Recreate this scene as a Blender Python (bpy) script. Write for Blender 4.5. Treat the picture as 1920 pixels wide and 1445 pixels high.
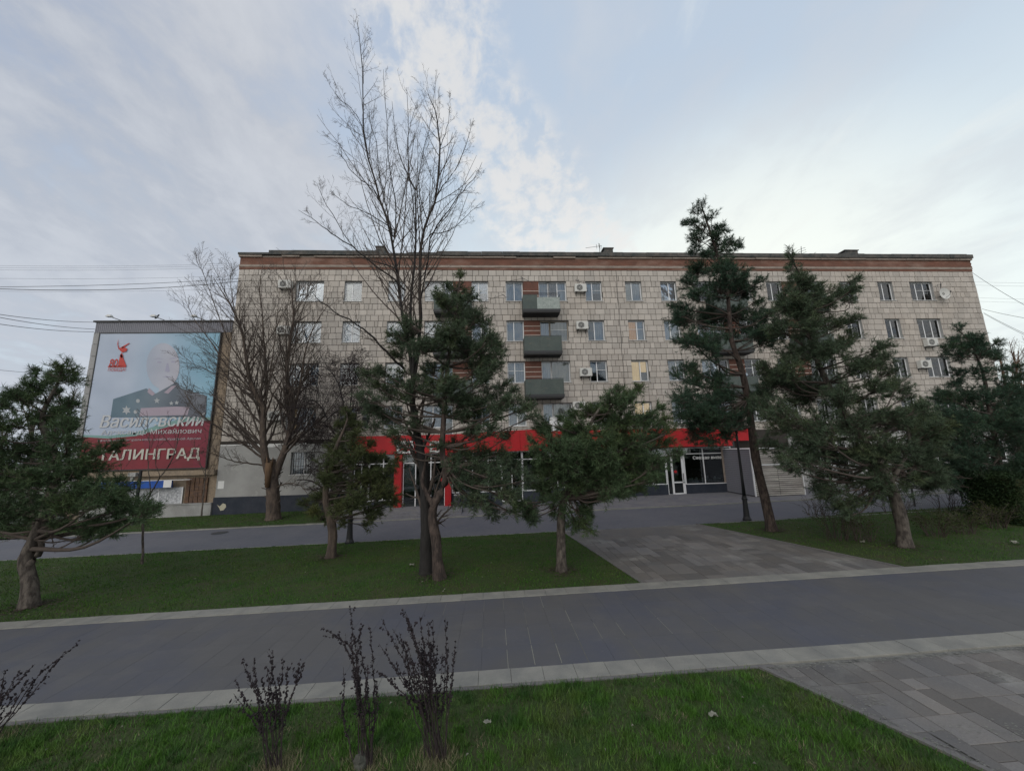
import bpy, math, random
import numpy as np
from mathutils import Vector
SC = bpy.context.scene
for o in list(bpy.data.objects): bpy.data.objects.remove(o)
rad = math.radians
# ------------------------------------------------------------ camera
EYE = 3.2; SLOPE = .014; FPX = 700.0; PW, PH = 1920, 1445
yw, pt, rl = rad(3.34), rad(9.7), rad(1.4)
FW = np.array([math.sin(yw)*math.cos(pt), math.cos(yw)*math.cos(pt), math.sin(pt)])
_r = np.array([math.cos(yw), -math.sin(yw), 0.0]); _u = np.cross(_r, FW)
RT = _r*math.cos(rl) - _u*math.sin(rl); UP = _r*math.sin(rl) + _u*math.cos(rl)
cd = bpy.data.cameras.new('camera'); cam = bpy.data.objects.new('camera', cd); SC.collection.objects.link(cam)
cd.sensor_width = 36; cd.sensor_fit = 'HORIZONTAL'; cd.lens = FPX/PW*36; cd.clip_end = 1500; cd.clip_start = .05
from mathutils import Matrix
cam.matrix_world = Matrix(((RT[0], UP[0], -FW[0], 0), (RT[1], UP[1], -FW[1], 0), (RT[2], UP[2], -FW[2], EYE), (0, 0, 0, 1)))
SC.camera = cam
# ------------------------------------------------------------ sky and fill lamp
FILL_AZ = rad(205); FILL_EL = rad(34)        # azimuth clockwise from +Y: added fill from behind the camera for the backlit facade
FILLV = (math.sin(FILL_AZ)*math.cos(FILL_EL), math.cos(FILL_AZ)*math.cos(FILL_EL), math.sin(FILL_EL))
w = bpy.data.worlds.new('World'); SC.world = w; w.use_nodes = True
nt = w.node_tree; nt.nodes.clear(); L = nt.links.new
def N(t, **k):
    n = nt.nodes.new(t)
    for a, b in k.items(): setattr(n, a, b)
    return n
def mth(op, a, b=None, c=None, clamp=False):
    n = N('ShaderNodeMath', operation=op, use_clamp=clamp)
    for i, v in enumerate((a, b, c)):
        if v is None: continue
        if isinstance(v, (int, float)): n.inputs[i].default_value = v
        else: L(v, n.inputs[i])
    return n.outputs[0]
def sstep(v, a, b):
    n = N('ShaderNodeMapRange', interpolation_type='SMOOTHSTEP'); L(v, n.inputs[0])
    n.inputs[1].default_value = a; n.inputs[2].default_value = b; return n.outputs[0]
def mixc(f, a, b):
    n = N('ShaderNodeMix', data_type='RGBA'); 
    if isinstance(f, (int, float)): n.inputs[0].default_value = f
    else: L(f, n.inputs[0])
    for i, v in ((6, a), (7, b)):
        if isinstance(v, tuple): n.inputs[i].default_value = (*v, 1)
        else: L(v, n.inputs[i])
    return n.outputs[2]
tc = N('ShaderNodeTexCoord'); dirv = tc.outputs['Generated']
sep = N('ShaderNodeSeparateXYZ'); L(dirv, sep.inputs[0])
el = sep.outputs[2]
dn = N('ShaderNodeVectorMath', operation='DOT_PRODUCT'); L(dirv, dn.inputs[0]); dn.inputs[1].default_value = (math.sin(rad(34))*.98, math.cos(rad(34))*.98, .20)   # brightest part of the horizon
sw = sstep(dn.outputs['Value'], -.1, 1.0)                     # nearness to the bright horizon
low = sstep(el, .75, .05)                                      # nearness to the horizon
sky = N('ShaderNodeTexSky', sky_type='NISHITA', sun_disc=False); sky.sun_elevation = FILL_EL; sky.sun_rotation = FILL_AZ; sky.altitude = 100; sky.dust_density = 1.5  # sky's own sun turned to the added fill's direction
nis = N('ShaderNodeMix', data_type='RGBA', blend_type='MULTIPLY'); nis.inputs[0].default_value = 1
L(sky.outputs[0], nis.inputs[6]); nis.inputs[7].default_value = (.5, .5, .5, 1)
# clear air: blue high up, milky pale low and towards the brightest part of the horizon
clear = mixc(low, (2.05, 2.65, 3.95), (4.2, 4.8, 5.3))
clear = mixc(mth('MULTIPLY', sw, mth('ADD', mth('MULTIPLY', low, .8), .45), clamp=True), clear, (5.3, 6.0, 6.15))
glow = sstep(dn.outputs['Value'], .84, 1.0)
clear = mixc(mth('MULTIPLY', glow, .75), clear, (6.9, 7.0, 6.3))
# clouds on a plane high above
pz = mth('ADD', mth('MAXIMUM', el, 0), .22)
cx = mth('DIVIDE', sep.outputs[0], pz); cy = mth('DIVIDE', sep.outputs[1], pz)
cv = N('ShaderNodeCombineXYZ'); L(cx, cv.inputs[0]); L(cy, cv.inputs[1])
def noise(vec, sc, det, ro=.55, dist=0, rot=0, scl=(1, 1, 1), loc=(0, 0, 0)):
    m = N('ShaderNodeMapping'); L(vec, m.inputs[0]); m.inputs['Rotation'].default_value = (0, 0, rot); m.inputs['Scale'].default_value = scl; m.inputs['Location'].default_value = loc
    n = N('ShaderNodeTexNoise'); L(m.outputs[0], n.inputs[0]); n.inputs['Scale'].default_value = sc; n.inputs['Detail'].default_value = det
    n.inputs['Roughness'].default_value = ro; n.inputs['Distortion'].default_value = dist; return n.outputs[0]
n1 = noise(cv.outputs[0], 4.2, 9, .6, .35, rad(35), (1, .72, 1))
n2 = noise(cv.outputs[0], 13, 9, .62, .3, rad(25), (1, .8, 1), (3, 1, 0))
n0 = noise(cv.outputs[0], 1.9, 6, .5, .2, rad(30), (1, .7, 1), (7.6, 2.3, 0))
mixn = mth('ADD', mth('ADD', mth('MULTIPLY', n1, .48), mth('MULTIPLY', n2, .10)), mth('MULTIPLY', n0, .42))
left = sstep(cx, -.05, -.50)                                   # a thick veil west of the broken bank
veil = sstep(mth('ADD', mixn, mth('MULTIPLY', left, .11)), .42, .62)
thin = mth('MULTIPLY', veil, mth('ADD', mth('MULTIPLY', left, .55), .42), clamp=True)
veilc = mixc(sstep(mth('ADD', mth('MULTIPLY', n1, .5), mth('ADD', mth('MULTIPLY', n2, .15), mth('MULTIPLY', n0, .35))), .37, .63), (2.6, 2.85, 3.35), (3.95, 4.15, 4.5))
veilc = mixc(mth('MULTIPLY', sstep(cx, -.9, -.2), .55), veilc, (4.4, 4.5, 4.7))
veilc = mixc(mth('MULTIPLY', low, .5), veilc, (3.7, 4.0, 4.5))
col = mixc(thin, clear, veilc)
# the broken bank of small bright clouds
bend = mth('MULTIPLY', mth('MAXIMUM', mth('SUBTRACT', cy, .65), 0), .75)
bx = mth('SUBTRACT', cx, mth('SUBTRACT', bend, .11))
wid = mth('ADD', mth('MULTIPLY', cy, .24), .03)
band = mth('SUBTRACT', 1.0, sstep(mth('DIVIDE', mth('ABSOLUTE', bx), wid), .25, 1.25))
n3 = noise(cv.outputs[0], 13, 9, .62, .3, rad(12), (1, .8, 1))
n5 = noise(cv.outputs[0], 22, 7, .6, .4, rad(20), (1, .8, 1))
puff = mth('MULTIPLY', sstep(mth('ADD', mth('ADD', mth('MULTIPLY', n3, .7), mth('MULTIPLY', n5, .3)), mth('MULTIPLY', band, .13)), .50, .70), sstep(band, .0, .7), clamp=True)
col = mixc(mth('MULTIPLY', puff, .9), col, mixc(low, (5.0, 5.0, 5.0), (7.0, 6.9, 6.5)))
n4 = noise(cv.outputs[0], 4.5, 7, .6, .8, rad(-50), (1, .35, 1), (2, 5, 0))
col = mixc(mth('MULTIPLY', sstep(n4, .56, .76), mth('ADD', mth('MULTIPLY', sw, .35), .05)), col, (5.8, 5.9, 5.7))
final = N('ShaderNodeMix', data_type='RGBA'); final.inputs[0].default_value = .93
L(nis.outputs[2], final.inputs[6]); L(col, final.inputs[7])
bg = N('ShaderNodeBackground'); L(final.outputs[2], bg.inputs[0]); bg.inputs[1].default_value = .135
wo = N('ShaderNodeOutputWorld'); L(bg.outputs[0], wo.inputs[0])
sd = bpy.data.lights.new('front_fill', 'SUN'); sd.energy = .75; sd.angle = rad(50); sd.color = (1, .93, .84)  # added soft lamp, lifts the backlit wall from behind the camera
front_fill = bpy.data.objects.new('front_fill', sd); SC.collection.objects.link(front_fill)
front_fill.rotation_euler = Vector(FILLV).to_track_quat('Z', 'Y').to_euler()
SC.view_settings.view_transform = 'Standard'; SC.view_settings.look = 'None'; SC.view_settings.exposure = 0.25
SC.view_settings.gamma = 1; SC.view_settings.use_curve_mapping = False
SC.render.engine = 'CYCLES'; SC.cycles.max_bounces = 5; SC.cycles.transparent_max_bounces = 8
# ------------------------------------------------------------ helpers
rnd = random.Random(7); NR = np.random.default_rng(5)
def gz(x): return SLOPE*max(-60, min(60, x))
def ray(px, py): return (px-PW/2)*RT + (PH/2-py)*UP + FPX*FW
def at(px, py, Y):                      # the point of the upright plane at depth Y seen at a photo pixel
    r = ray(px, py); t = Y/r[1]; return np.array([r[0]*t, Y, r[2]*t+EYE])
def gr(px, py):                         # the ground point seen at a photo pixel
    r = ray(px, py); t = -EYE/(r[2]-SLOPE*r[0]); return np.array([r[0]*t, r[1]*t, SLOPE*r[0]*t])
def link(name, me, parent=None, loc=None):
    o = bpy.data.objects.new(name, me); SC.collection.objects.link(o)
    if parent is not None: o.parent = parent
    if loc is not None: o.location = tuple(loc)
    return o
def tag(o, label=None, cat=None, group=None, kind=None):
    for k, v in (('label', label), ('category', cat), ('group', group), ('kind', kind)):
        if v: o[k] = v
    return o
def thing(name, label, cat, loc=(0, 0, 0), group=None, rz=0):
    o = link(name, None, None, loc); o.rotation_euler = (0, 0, rz); o.empty_display_size = .2
    return tag(o, label, cat, group)
def npmesh(name, V, F, mat, smooth=False):
    me = bpy.data.meshes.new(name); V = np.asarray(V, dtype=np.float32); F = np.asarray(F, dtype=np.int32)
    me.vertices.add(len(V)); me.vertices.foreach_set('co', V.ravel())
    k = F.shape[1]; me.loops.add(F.size); me.loops.foreach_set('vertex_index', F.ravel())
    me.polygons.add(len(F)); me.polygons.foreach_set('loop_start', np.arange(0, F.size, k, dtype=np.int32))
    me.update(calc_edges=True)
    if smooth: me.polygons.foreach_set('use_smooth', np.ones(len(F), dtype=bool))
    if mat: me.materials.append(mat)
    return me
class MB:
    def __init__(s): s.v = []; s.f = []; s.m = []
    def add(s, vs, fs, m=0):
        b = len(s.v); s.v += [tuple(v) for v in vs]; s.f += [tuple(b+i for i in f) for f in fs]; s.m += [m]*len(fs); return s
    def box(s, x0, x1, y0, y1, z0, z1, m=0):
        return s.add([(x0,y0,z0),(x1,y0,z0),(x1,y1,z0),(x0,y1,z0),(x0,y0,z1),(x1,y0,z1),(x1,y1,z1),(x0,y1,z1)],
                     [(0,3,2,1),(4,5,6,7),(0,1,5,4),(1,2,6,5),(2,3,7,6),(3,0,4,7)], m)
    def quad(s, *p, m=0): return s.add(p, [tuple(range(len(p)))], m)
    def prism(s, pts, z0, z1, m=0):      # plan polygon, counter-clockwise
        n = len(pts); vs = [(x, y, z0) for x, y in pts]+[(x, y, z1) for x, y in pts]
        return s.add(vs, [tuple(range(n))[::-1], tuple(range(n, 2*n))]+[(i, (i+1)%n, n+(i+1)%n, n+i) for i in range(n)], m)
    def vprism(s, pts, y0, y1, m=0):     # outline in x,z seen from the front, extruded in y
        n = len(pts); vs = [(x, y0, z) for x, z in pts]+[(x, y1, z) for x, z in pts]
        return s.add(vs, [tuple(range(n)), tuple(range(n, 2*n))[::-1]]+[(i, n+i, n+(i+1)%n, (i+1)%n) for i in range(n)], m)
    def tube(s, pts, rs, n=8, m=0):
        pts = [Vector(p) for p in pts]; vs = []; fs = []
        if not isinstance(rs, (list, tuple)): rs = [rs]*len(pts)
        for i, p in enumerate(pts):
            t = (pts[min(i+1, len(pts)-1)]-pts[max(i-1, 0)]).normalized()
            a = t.cross(Vector((.13, .91, .38))).normalized(); b = t.cross(a)
            for k in range(n):
                an = 2*math.pi*k/n; vs.append(p+(a*math.cos(an)+b*math.sin(an))*rs[i])
        for i in range(len(pts)-1):
            for k in range(n): fs.append((i*n+k, i*n+(k+1)%n, (i+1)*n+(k+1)%n, (i+1)*n+k))
        fs += [tuple(range(n))[::-1], tuple(range((len(pts)-1)*n, len(pts)*n))]
        return s.add(vs, fs, m)
    def lathe(s, prof, n=16, c=(0, 0, 0), m=0):   # prof: (r,z)
        vs = []; fs = []
        for r, z in prof:
            for k in range(n): a = 2*math.pi*k/n; vs.append((c[0]+r*math.cos(a), c[1]+r*math.sin(a), c[2]+z))
        for i in range(len(prof)-1):
            for k in range(n): fs.append((i*n+k, i*n+(k+1)%n, (i+1)*n+(k+1)%n, (i+1)*n+k))
        fs += [tuple(range(n))[::-1], tuple(range((len(prof)-1)*n, len(prof)*n))]
        return s.add(vs, fs, m)
    def mesh(s, name, *mats, smooth=False):
        me = bpy.data.meshes.new(name); me.from_pydata(s.v, [], s.f)
        for mt in mats: me.materials.append(mt)
        if len(mats) > 1: me.polygons.foreach_set('material_index', s.m)
        if smooth: me.polygons.foreach_set('use_smooth', [True]*len(s.f))
        me.update(); return me
    def build(s, name, mats, parent=None, loc=None, smooth=False):
        if not isinstance(mats, (list, tuple)): mats = [mats]
        return link(name, s.mesh(name, *mats, smooth=smooth), parent, loc)
# ------------------------------------------------------------ materials
def mat(name, col, rough=.8, var=0., vs=3., col2=None, bump=0., bs=40., metal=0., spec=.3, rnd_obj=0., rnd_isl=0., stretch=(1, 1, 1), bands=None, det=6, lo=.35, hi=.65):
    """principled material: colour mixed to col2 by world-space noise, brightness varied per object or per loose piece"""
    m = bpy.data.materials.new(name); m.use_nodes = True; t = m.node_tree; t.nodes.clear()
    def n(ty, **k):
        q = t.nodes.new(ty)
        for a, b in k.items(): setattr(q, a, b)
        return q
    out = n('ShaderNodeOutputMaterial'); p = n('ShaderNodeBsdfPrincipled'); t.links.new(p.outputs[0], out.inputs[0])
    p.inputs['Roughness'].default_value = rough; p.inputs['Metallic'].default_value = metal; p.inputs['Specular IOR Level'].default_value = spec
    g = n('ShaderNodeNewGeometry'); mp = n('ShaderNodeMapping'); t.links.new(g.outputs['Position'], mp.inputs[0]); mp.inputs['Scale'].default_value = stretch
    c = None
    def rgb(v):
        q = n('ShaderNodeRGB'); q.outputs[0].default_value = (*v, 1); return q.outputs[0]
    c = rgb(col)
    if col2:
        z = n('ShaderNodeTexNoise'); t.links.new(mp.outputs[0], z.inputs[0]); z.inputs['Scale'].default_value = vs; z.inputs['Detail'].default_value = det; z.inputs['Roughness'].default_value = .6
        r = n('ShaderNodeMapRange'); t.links.new(z.outputs[0], r.inputs[0]); r.inputs[1].default_value = lo; r.inputs[2].default_value = hi
        x = n('ShaderNodeMix', data_type='RGBA'); t.links.new(r.outputs[0], x.inputs[0]); t.links.new(c, x.inputs[6]); x.inputs[7].default_value = (*col2, 1); c = x.outputs[2]
    if bands:                                   # a list of (noise scale, low, high, colour, amount, stretch)
        for sc, lo_, hi_, cc, am, st in bands:
            mp2 = n('ShaderNodeMapping'); t.links.new(g.outputs['Position'], mp2.inputs[0]); mp2.inputs['Scale'].default_value = st; mp2.inputs['Location'].default_value = (sc*3.1, 1.7, sc)
            z = n('ShaderNodeTexNoise'); t.links.new(mp2.outputs[0], z.inputs[0]); z.inputs['Scale'].default_value = sc; z.inputs['Detail'].default_value = 7; z.inputs['Roughness'].default_value = .62
            r = n('ShaderNodeMapRange'); t.links.new(z.outputs[0], r.inputs[0]); r.inputs[1].default_value = lo_; r.inputs[2].default_value = hi_; r.inputs[4].default_value = am
            x = n('ShaderNodeMix', data_type='RGBA'); t.links.new(r.outputs[0], x.inputs[0]); t.links.new(c, x.inputs[6]); x.inputs[7].default_value = (*cc, 1); c = x.outputs[2]
    fac = None
    if rnd_obj or rnd_isl:
        src = n('ShaderNodeObjectInfo').outputs['Random'] if rnd_obj else g.outputs['Random Per Island']; a = rnd_obj or rnd_isl
        r = n('ShaderNodeMapRange'); t.links.new(src, r.inputs[0]); r.inputs[3].default_value = 1-a; r.inputs[4].default_value = 1+a; fac = r.outputs[0]
        if rnd_obj and rnd_isl: pass
    if var:
        z = n('ShaderNodeTexNoise'); t.links.new(mp.outputs[0], z.inputs[0]); z.inputs['Scale'].default_value = bs*.6; z.inputs['Detail'].default_value = 5
        r = n('ShaderNodeMapRange'); t.links.new(z.outputs[0], r.inputs[0]); r.inputs[1].default_value = .25; r.inputs[2].default_value = .75; r.inputs[3].default_value = 1-var; r.inputs[4].default_value = 1+var
        if fac:
            q = n('ShaderNodeMath', operation='MULTIPLY'); t.links.new(fac, q.inputs[0]); t.links.new(r.outputs[0], q.inputs[1]); fac = q.outputs[0]
        else: fac = r.outputs[0]
    if fac:
        x = n('ShaderNodeVectorMath', operation='SCALE'); t.links.new(c, x.inputs[0]); t.links.new(fac, x.inputs['Scale']); c = x.outputs[0]
    t.links.new(c, p.inputs['Base Color'])
    if bump:
        z = n('ShaderNodeTexNoise'); t.links.new(mp.outputs[0], z.inputs[0]); z.inputs['Scale'].default_value = bs; z.inputs['Detail'].default_value = 4
        b = n('ShaderNodeBump'); b.inputs['Strength'].default_value = bump; b.inputs['Distance'].default_value = .02; t.links.new(z.outputs[0], b.inputs['Height']); t.links.new(b.outputs[0], p.inputs['Normal'])
    return m
def glassmat(name, tint, refl=.5, rough=.03):
    m = bpy.data.materials.new(name); m.use_nodes = True; t = m.node_tree; t.nodes.clear()
    out = t.nodes.new('ShaderNodeOutputMaterial'); mx = t.nodes.new('ShaderNodeMixShader'); tr = t.nodes.new('ShaderNodeBsdfTransparent'); gl = t.nodes.new('ShaderNodeBsdfGlossy'); fr = t.nodes.new('ShaderNodeFresnel')
    tr.inputs[0].default_value = (*tint, 1); gl.inputs['Roughness'].default_value = rough; gl.inputs[0].default_value = (.95, .97, 1, 1); fr.inputs[0].default_value = refl
    g = t.nodes.new('ShaderNodeNewGeometry'); z = t.nodes.new('ShaderNodeTexNoise'); t.links.new(g.outputs['Position'], z.inputs[0]); z.inputs['Scale'].default_value = 1.2
    b = t.nodes.new('ShaderNodeBump'); b.inputs['Strength'].default_value = .12; b.inputs['Distance'].default_value = .05; t.links.new(z.outputs[0], b.inputs['Height']); t.links.new(b.outputs[0], gl.inputs['Normal'])
    t.links.new(fr.outputs[0], mx.inputs[0]); t.links.new(tr.outputs[0], mx.inputs[1]); t.links.new(gl.outputs[0], mx.inputs[2]); t.links.new(mx.outputs[0], out.inputs[0]); return m
def emat(name, col, s):
    m = bpy.data.materials.new(name); m.use_nodes = True; p = m.node_tree.nodes['Principled BSDF']
    p.inputs['Base Color'].default_value = (*[c*.5 for c in col], 1); p.inputs['Emission Color'].default_value = (*col, 1); p.inputs['Emission Strength'].default_value = s; return m
M = {}
BANDS_T = [(.22, .45, .68, (.43, .37, .31), .45, (1, 1, 1)), (.9, .5, .75, (.36, .34, .315), .4, (1, 1, .45)), (2.6, .55, .8, (.60, .56, .51), .35, (1, 1, .3)), (2.4, .56, .72, (.30, .27, .245), .3, (1, 1, .07))]
M['tile'] = mat('tile_single', (.465, .427, .385), .75, .10, bump=.25, bs=60, rnd_obj=.13, bands=BANDS_T)
M['tiles'] = mat('tile_field', (.465, .427, .385), .75, .10, bump=.25, bs=60, rnd_isl=.13, bands=BANDS_T)
M['mortar'] = mat('mortar', (.05, .045, .04), .95, .1)
M['brick'] = mat('red_brick_band', (.19, .088, .062), .9, .3, col2=(.13, .07, .052), vs=1.1, bump=.4, bs=30, stretch=(1, 1, 4), bands=[(.5, .5, .7, (.30, .2, .16), .7, (1, 1, 2))])
M['stone'] = mat('pale_stone_band', (.34, .29, .25), .9, .25, col2=(.24, .2, .17), vs=2, stretch=(1, 1, 3))
M['slate'] = mat('dark_parapet', (.055, .062, .062), .9, .3, col2=(.12, .11, .10), vs=2.5, bump=.3, bs=20)
M['plaster'] = mat('grey_plaster', (.30, .30, .29), .9, .06, col2=(.37, .37, .36), vs=.8, bands=[(1.3, .55, .62, (.42, .42, .40), .5, (1, 1, 1))])
M['navy'] = mat('navy_plinth', (.022, .030, .045), .7, .2, col2=(.04, .045, .06), vs=2)
M['peel'] = mat('peeled_plaster', (.5, .47, .36), .9, .1)
M['upvc'] = mat('white_plastic', (.78, .79, .80), .4, .05)
M['sill'] = mat('painted_sill', (.62, .62, .61), .5, .1)
M['wood'] = mat('old_window_wood', (.35, .30, .24), .7, .2)
M['glass'] = glassmat('window_glass', (.78, .82, .84), 1.8)
M['shopglass'] = glassmat('shop_glass', (.60, .66, .66), 1.85)
M['dark'] = mat('dark_interior', (.09, .09, .085), .9, .3)
M['cur'] = [mat('curtain_white', (.46, .50, .57), .9, .12, stretch=(6, 1, .5)), mat('curtain_blue', (.33, .42, .54), .9, .15, stretch=(6, 1, .5)), mat('curtain_dark', (.09, .10, .12), .9, .3, stretch=(4, 1, .5)),
            mat('curtain_beige', (.50, .44, .36), .9, .15, stretch=(6, 1, .5)), mat('curtain_grey', (.24, .27, .31), .9, .2, stretch=(6, 1, .5))]
M['warm'] = emat('lamplit_curtain', (1.0, .66, .30), .42); M['amber'] = emat('lamplit_room', (.9, .42, .14), .22)
M['panel'] = mat('brown_balcony_panel', (.17, .075, .055), .8, .25, col2=(.12, .06, .045), vs=4)
M['stripe'] = mat('pale_stripe', (.62, .56, .5), .8, .1)
M['balc'] = mat('green_grey_balcony_sheet', (.095, .115, .105), .7, .15, col2=(.075, .095, .09), vs=1.5, bands=[(3, .6, .72, (.22, .17, .12), .5, (1, 1, 2))])
M['balcl'] = mat('pale_worn_sheet', (.36, .40, .38), .8, .2, col2=(.27, .31, .29), vs=5)
M['slab'] = mat('balcony_slab', (.06, .06, .06), .9, .3)
M['ac'] = mat('air_conditioner_case', (.60, .60, .57), .5, .08); M['blk'] = mat('black_metal', (.012, .013, .015), .45, .1, spec=.5)
M['dkgrey'] = mat('dark_grey_metal', (.05, .052, .055), .6, .1)
M['red'] = mat('red_fascia', (.44, .016, .02), .5, .12, col2=(.36, .015, .02), vs=1.2)
M['white'] = mat('white_paint', (.75, .75, .74), .6, .05)
M['rib'] = mat('pale_ribbed_cladding', (.44, .42, .38), .6, .2, stretch=(.5, .5, 3), col2=(.26, .24, .22), vs=1.4)
M['corr'] = mat('grey_corrugated_sheet', (.24, .24, .27), .6, .12)
M['tan'] = mat('tan_stone_wall', (.30, .235, .17), .9, .25, col2=(.22, .18, .14), vs=1.5, bump=.4, bs=25)
M['greytile'] = mat('grey_facing_tile', (.34, .34, .34), .8, .15, rnd_obj=.12)
M['blue'] = mat('blue_sign', (.02, .10, .42), .5, .05, col2=(.02, .07, .30), vs=3)
M['film'] = mat('mottled_window_film', (.55, .56, .58), .5, .3, col2=(.30, .31, .33), vs=9, lo=.4, hi=.6)
M['rust'] = mat('brown_mosaic', (.17, .10, .06), .8, .3, col2=(.09, .06, .05), vs=6)
M['edge'] = mat('grey_edging', (.135, .13, .13), .9, .15, col2=(.17, .165, .155), vs=2)
M['concrete'] = mat('concrete', (.38, .38, .37), .9, .15, col2=(.28, .28, .27), vs=1.2)
M['kerb'] = mat('beige_kerb_slab', (.27, .265, .235), .9, .10, col2=(.20, .20, .185), vs=2.3, bump=.15, bs=120, rnd_obj=.04, det=9)
M['kerbs'] = mat('kerb_field', (.27, .265, .235), .9, .10, col2=(.20, .20, .185), vs=2.3, rnd_isl=.06)
BP = [(.5, .42, .62, (.088, .094, .118), .8, (1, 1, 1)), (1.9, .5, .75, (.128, .125, .125), .6, (1, 1, 1)), (9, .62, .75, (.17, .17, .165), .4, (1, 1, 1))]
M['path'] = mat('path_slab', (.108, .107, .108), .75, .07, rnd_obj=.03, bands=BP, bump=.08, bs=150)
M['paths'] = mat('path_slab_field', (.108, .107, .108), .75, .07, rnd_isl=.03, bands=BP)
M['joint'] = mat('joint_sand', (.092, .091, .092), .95, .1, bands=[(.30, .56, .66, (.26, .26, .245), .9, (1, .4, 1))])
M['paver'] = mat('paver', (.17, .158, .145), .85, .12, rnd_obj=.26, col2=(.145, .142, .14), vs=1.2, bump=.2, bs=90, bands=[(.9, .56, .68, (.27, .27, .25), .6, (1, 1, 1)), (7, .6, .72, (.24, .24, .22), .35, (1, 1, 1))])
M['sand'] = mat('paver_joint', (.23, .23, .21), .95, .3, col2=(.10, .10, .095), vs=2.5)
M['farpath'] = mat('far_path', (.115, .120, .138), .8, .10, col2=(.14, .142, .155), vs=.6, bs=12, bands=[(.25, .5, .7, (.115, .118, .15), .6, (1, 1, 1))])
M['plaza'] = mat('shop_pavement', (.15, .15, .17), .85, .12, col2=(.20, .195, .195), vs=1.6, bs=9)
M['soil'] = mat('lawn_base', (.030, .060, .014), .95, .3, col2=(.05, .055, .024), vs=1.4, bs=50)
M['ground'] = mat('ground', (.10, .10, .095), .95, .2, col2=(.05, .065, .04), vs=.08)
M['grass'] = mat('grass_blade', (.062, .150, .020), .6, .15, spec=.3, rnd_isl=.5, bs=8, bands=[(.6, .48, .62, (.110, .125, .040), .7, (1, 1, 1)), (1.7, .47, .62, (.022, .070, .016), .8, (1, 1, 1))])
M['grassm'] = mat('mown_grass_blade', (.045, .115, .014), .7, .15, spec=.2, rnd_isl=.45, bs=8, bands=[(.45, .48, .66, (.085, .110, .030), .6, (1, 1, 1)), (1.6, .5, .75, (.030, .078, .016), .7, (1, 1, 1))])
M['straw'] = mat('dead_grass', (.22, .20, .12), .9, .2, rnd_isl=.4)
M['dust'] = mat('pale_dust', (.195, .193, .175), .95, .2, rnd_isl=.15)
M['rock'] = mat('grey_rock', (.10, .105, .09), .95, .3, col2=(.06, .06, .05), vs=20)
M['litter'] = mat('pale_litter', (.20, .20, .165), .9, .2, rnd_isl=.4)
M['bark'] = mat('pine_bark', (.085, .064, .054), .95, .35, col2=(.038, .030, .027), vs=14, bump=.9, bs=30, stretch=(1, 1, .35), lo=.4, hi=.6)
M['barkp'] = mat('pale_pine_bark', (.125, .108, .092), .95, .3, col2=(.05, .042, .037), vs=12, bump=.9, bs=26, stretch=(1, 1, .4), lo=.4, hi=.6)
M['barkd'] = mat('dark_bark', (.030, .028, .027), .95, .3, bump=.8, bs=30, stretch=(1, 1, .3))
M['barkb'] = mat('brown_bark', (.12, .092, .072), .95, .35, col2=(.06, .048, .042), vs=9, bump=.9, bs=26, stretch=(1, 1, .3))
M['twig'] = mat('twig', (.085, .068, .058), .9, .2); M['twigd'] = mat('dark_twig', (.042, .033, .033), .9, .2)
M['twigr'] = mat('sunlit_twig', (.13, .08, .05), .9, .2)  # warm backlight put into the twig colour
M['heart'] = mat('bare_heartwood', (.15, .09, .05), .9, .3, col2=(.12, .08, .05), vs=8, stretch=(1, 1, .2))
def needle(name, c): return mat(name, c, .75, .2, spec=.15, rnd_isl=.45, bs=3, bands=[(1.1, .5, .72, tuple(v*f for v, f in zip(c, (1.5, 1.25, .85))), .7, (1, 1, 1))])
M['nA'] = needle('pine_needles_green', (.062, .098, .048)); M['nB'] = needle('pine_needles_olive', (.070, .088, .038)); M['nC'] = needle('pine_needles_dull', (.066, .096, .058)); M['nD'] = needle('pine_needles_bluish', (.044, .080, .052))
M['berry'] = mat('dark_bush_bud', (.024, .018, .022), .8, .3, rnd_isl=.4)
M['hedge'] = needle('hedge_leaves', (.018, .035, .015)); M['shrub'] = needle('shrub_leaves', (.045, .058, .022))
# ------------------------------------------------------------ the ground
def sheet(name, pts, m, dz, kind='structure', parent=None):
    me = MB().quad(*[(x, y, gz(x)+dz) for x, y in pts]).mesh(name, m); o = link(name, me, parent)
    if kind and parent is None: o['kind'] = kind
    return o
XL, XR = -60, 60
gb = MB(); xs = [-500, XL, XR, 500]
for i in range(3): gb.quad((xs[i], -60, gz(xs[i])-.06), (xs[i+1], -60, gz(xs[i+1])-.06), (xs[i+1], 700, gz(xs[i+1])-.06), (xs[i], 700, gz(xs[i])-.06))
tag(gb.build('ground', M['ground']), kind='structure')
KN0, KN1, KF0, KF1 = 5.78, 6.13, 8.83, 9.18
FP0, FP1 = 15.08, 19.35
def Cx(y): return 3.74 + (5.77-y)*.49      # edge between near lawn and near paving
def Ax(y): return 3.47 - (y-9.2)*.135
def Bx(y): return 9.96 - (y-9.2)*.325
near_lawn = [(-30, -3), (Cx(-3), -3), (Cx(KN0-.07), KN0-.07), (-30, KN0-.07)]
mid_lawn = [(-42, KF1), (Ax(KF1), KF1), (Ax(FP0), FP0), (-42, FP0)]
right_lawn = [(Bx(KF1), KF1), (42, KF1), (42, FP0+1.2), (16, FP0+.5), (11, FP0), (Bx(FP0), FP0)]
back_lawn = [(-40, FP1+.1), (-7.9, FP1+.1), (-8.6, 23.9), (-40, 23.9)]
L1 = sheet('near_lawn', near_lawn, M['soil'], 0); L2 = sheet('middle_lawn', mid_lawn, M['soil'], 0)
L3 = sheet('right_lawn', right_lawn, M['soil'], 0); L4 = sheet('back_lawn', back_lawn, M['soil'], .03)
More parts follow.
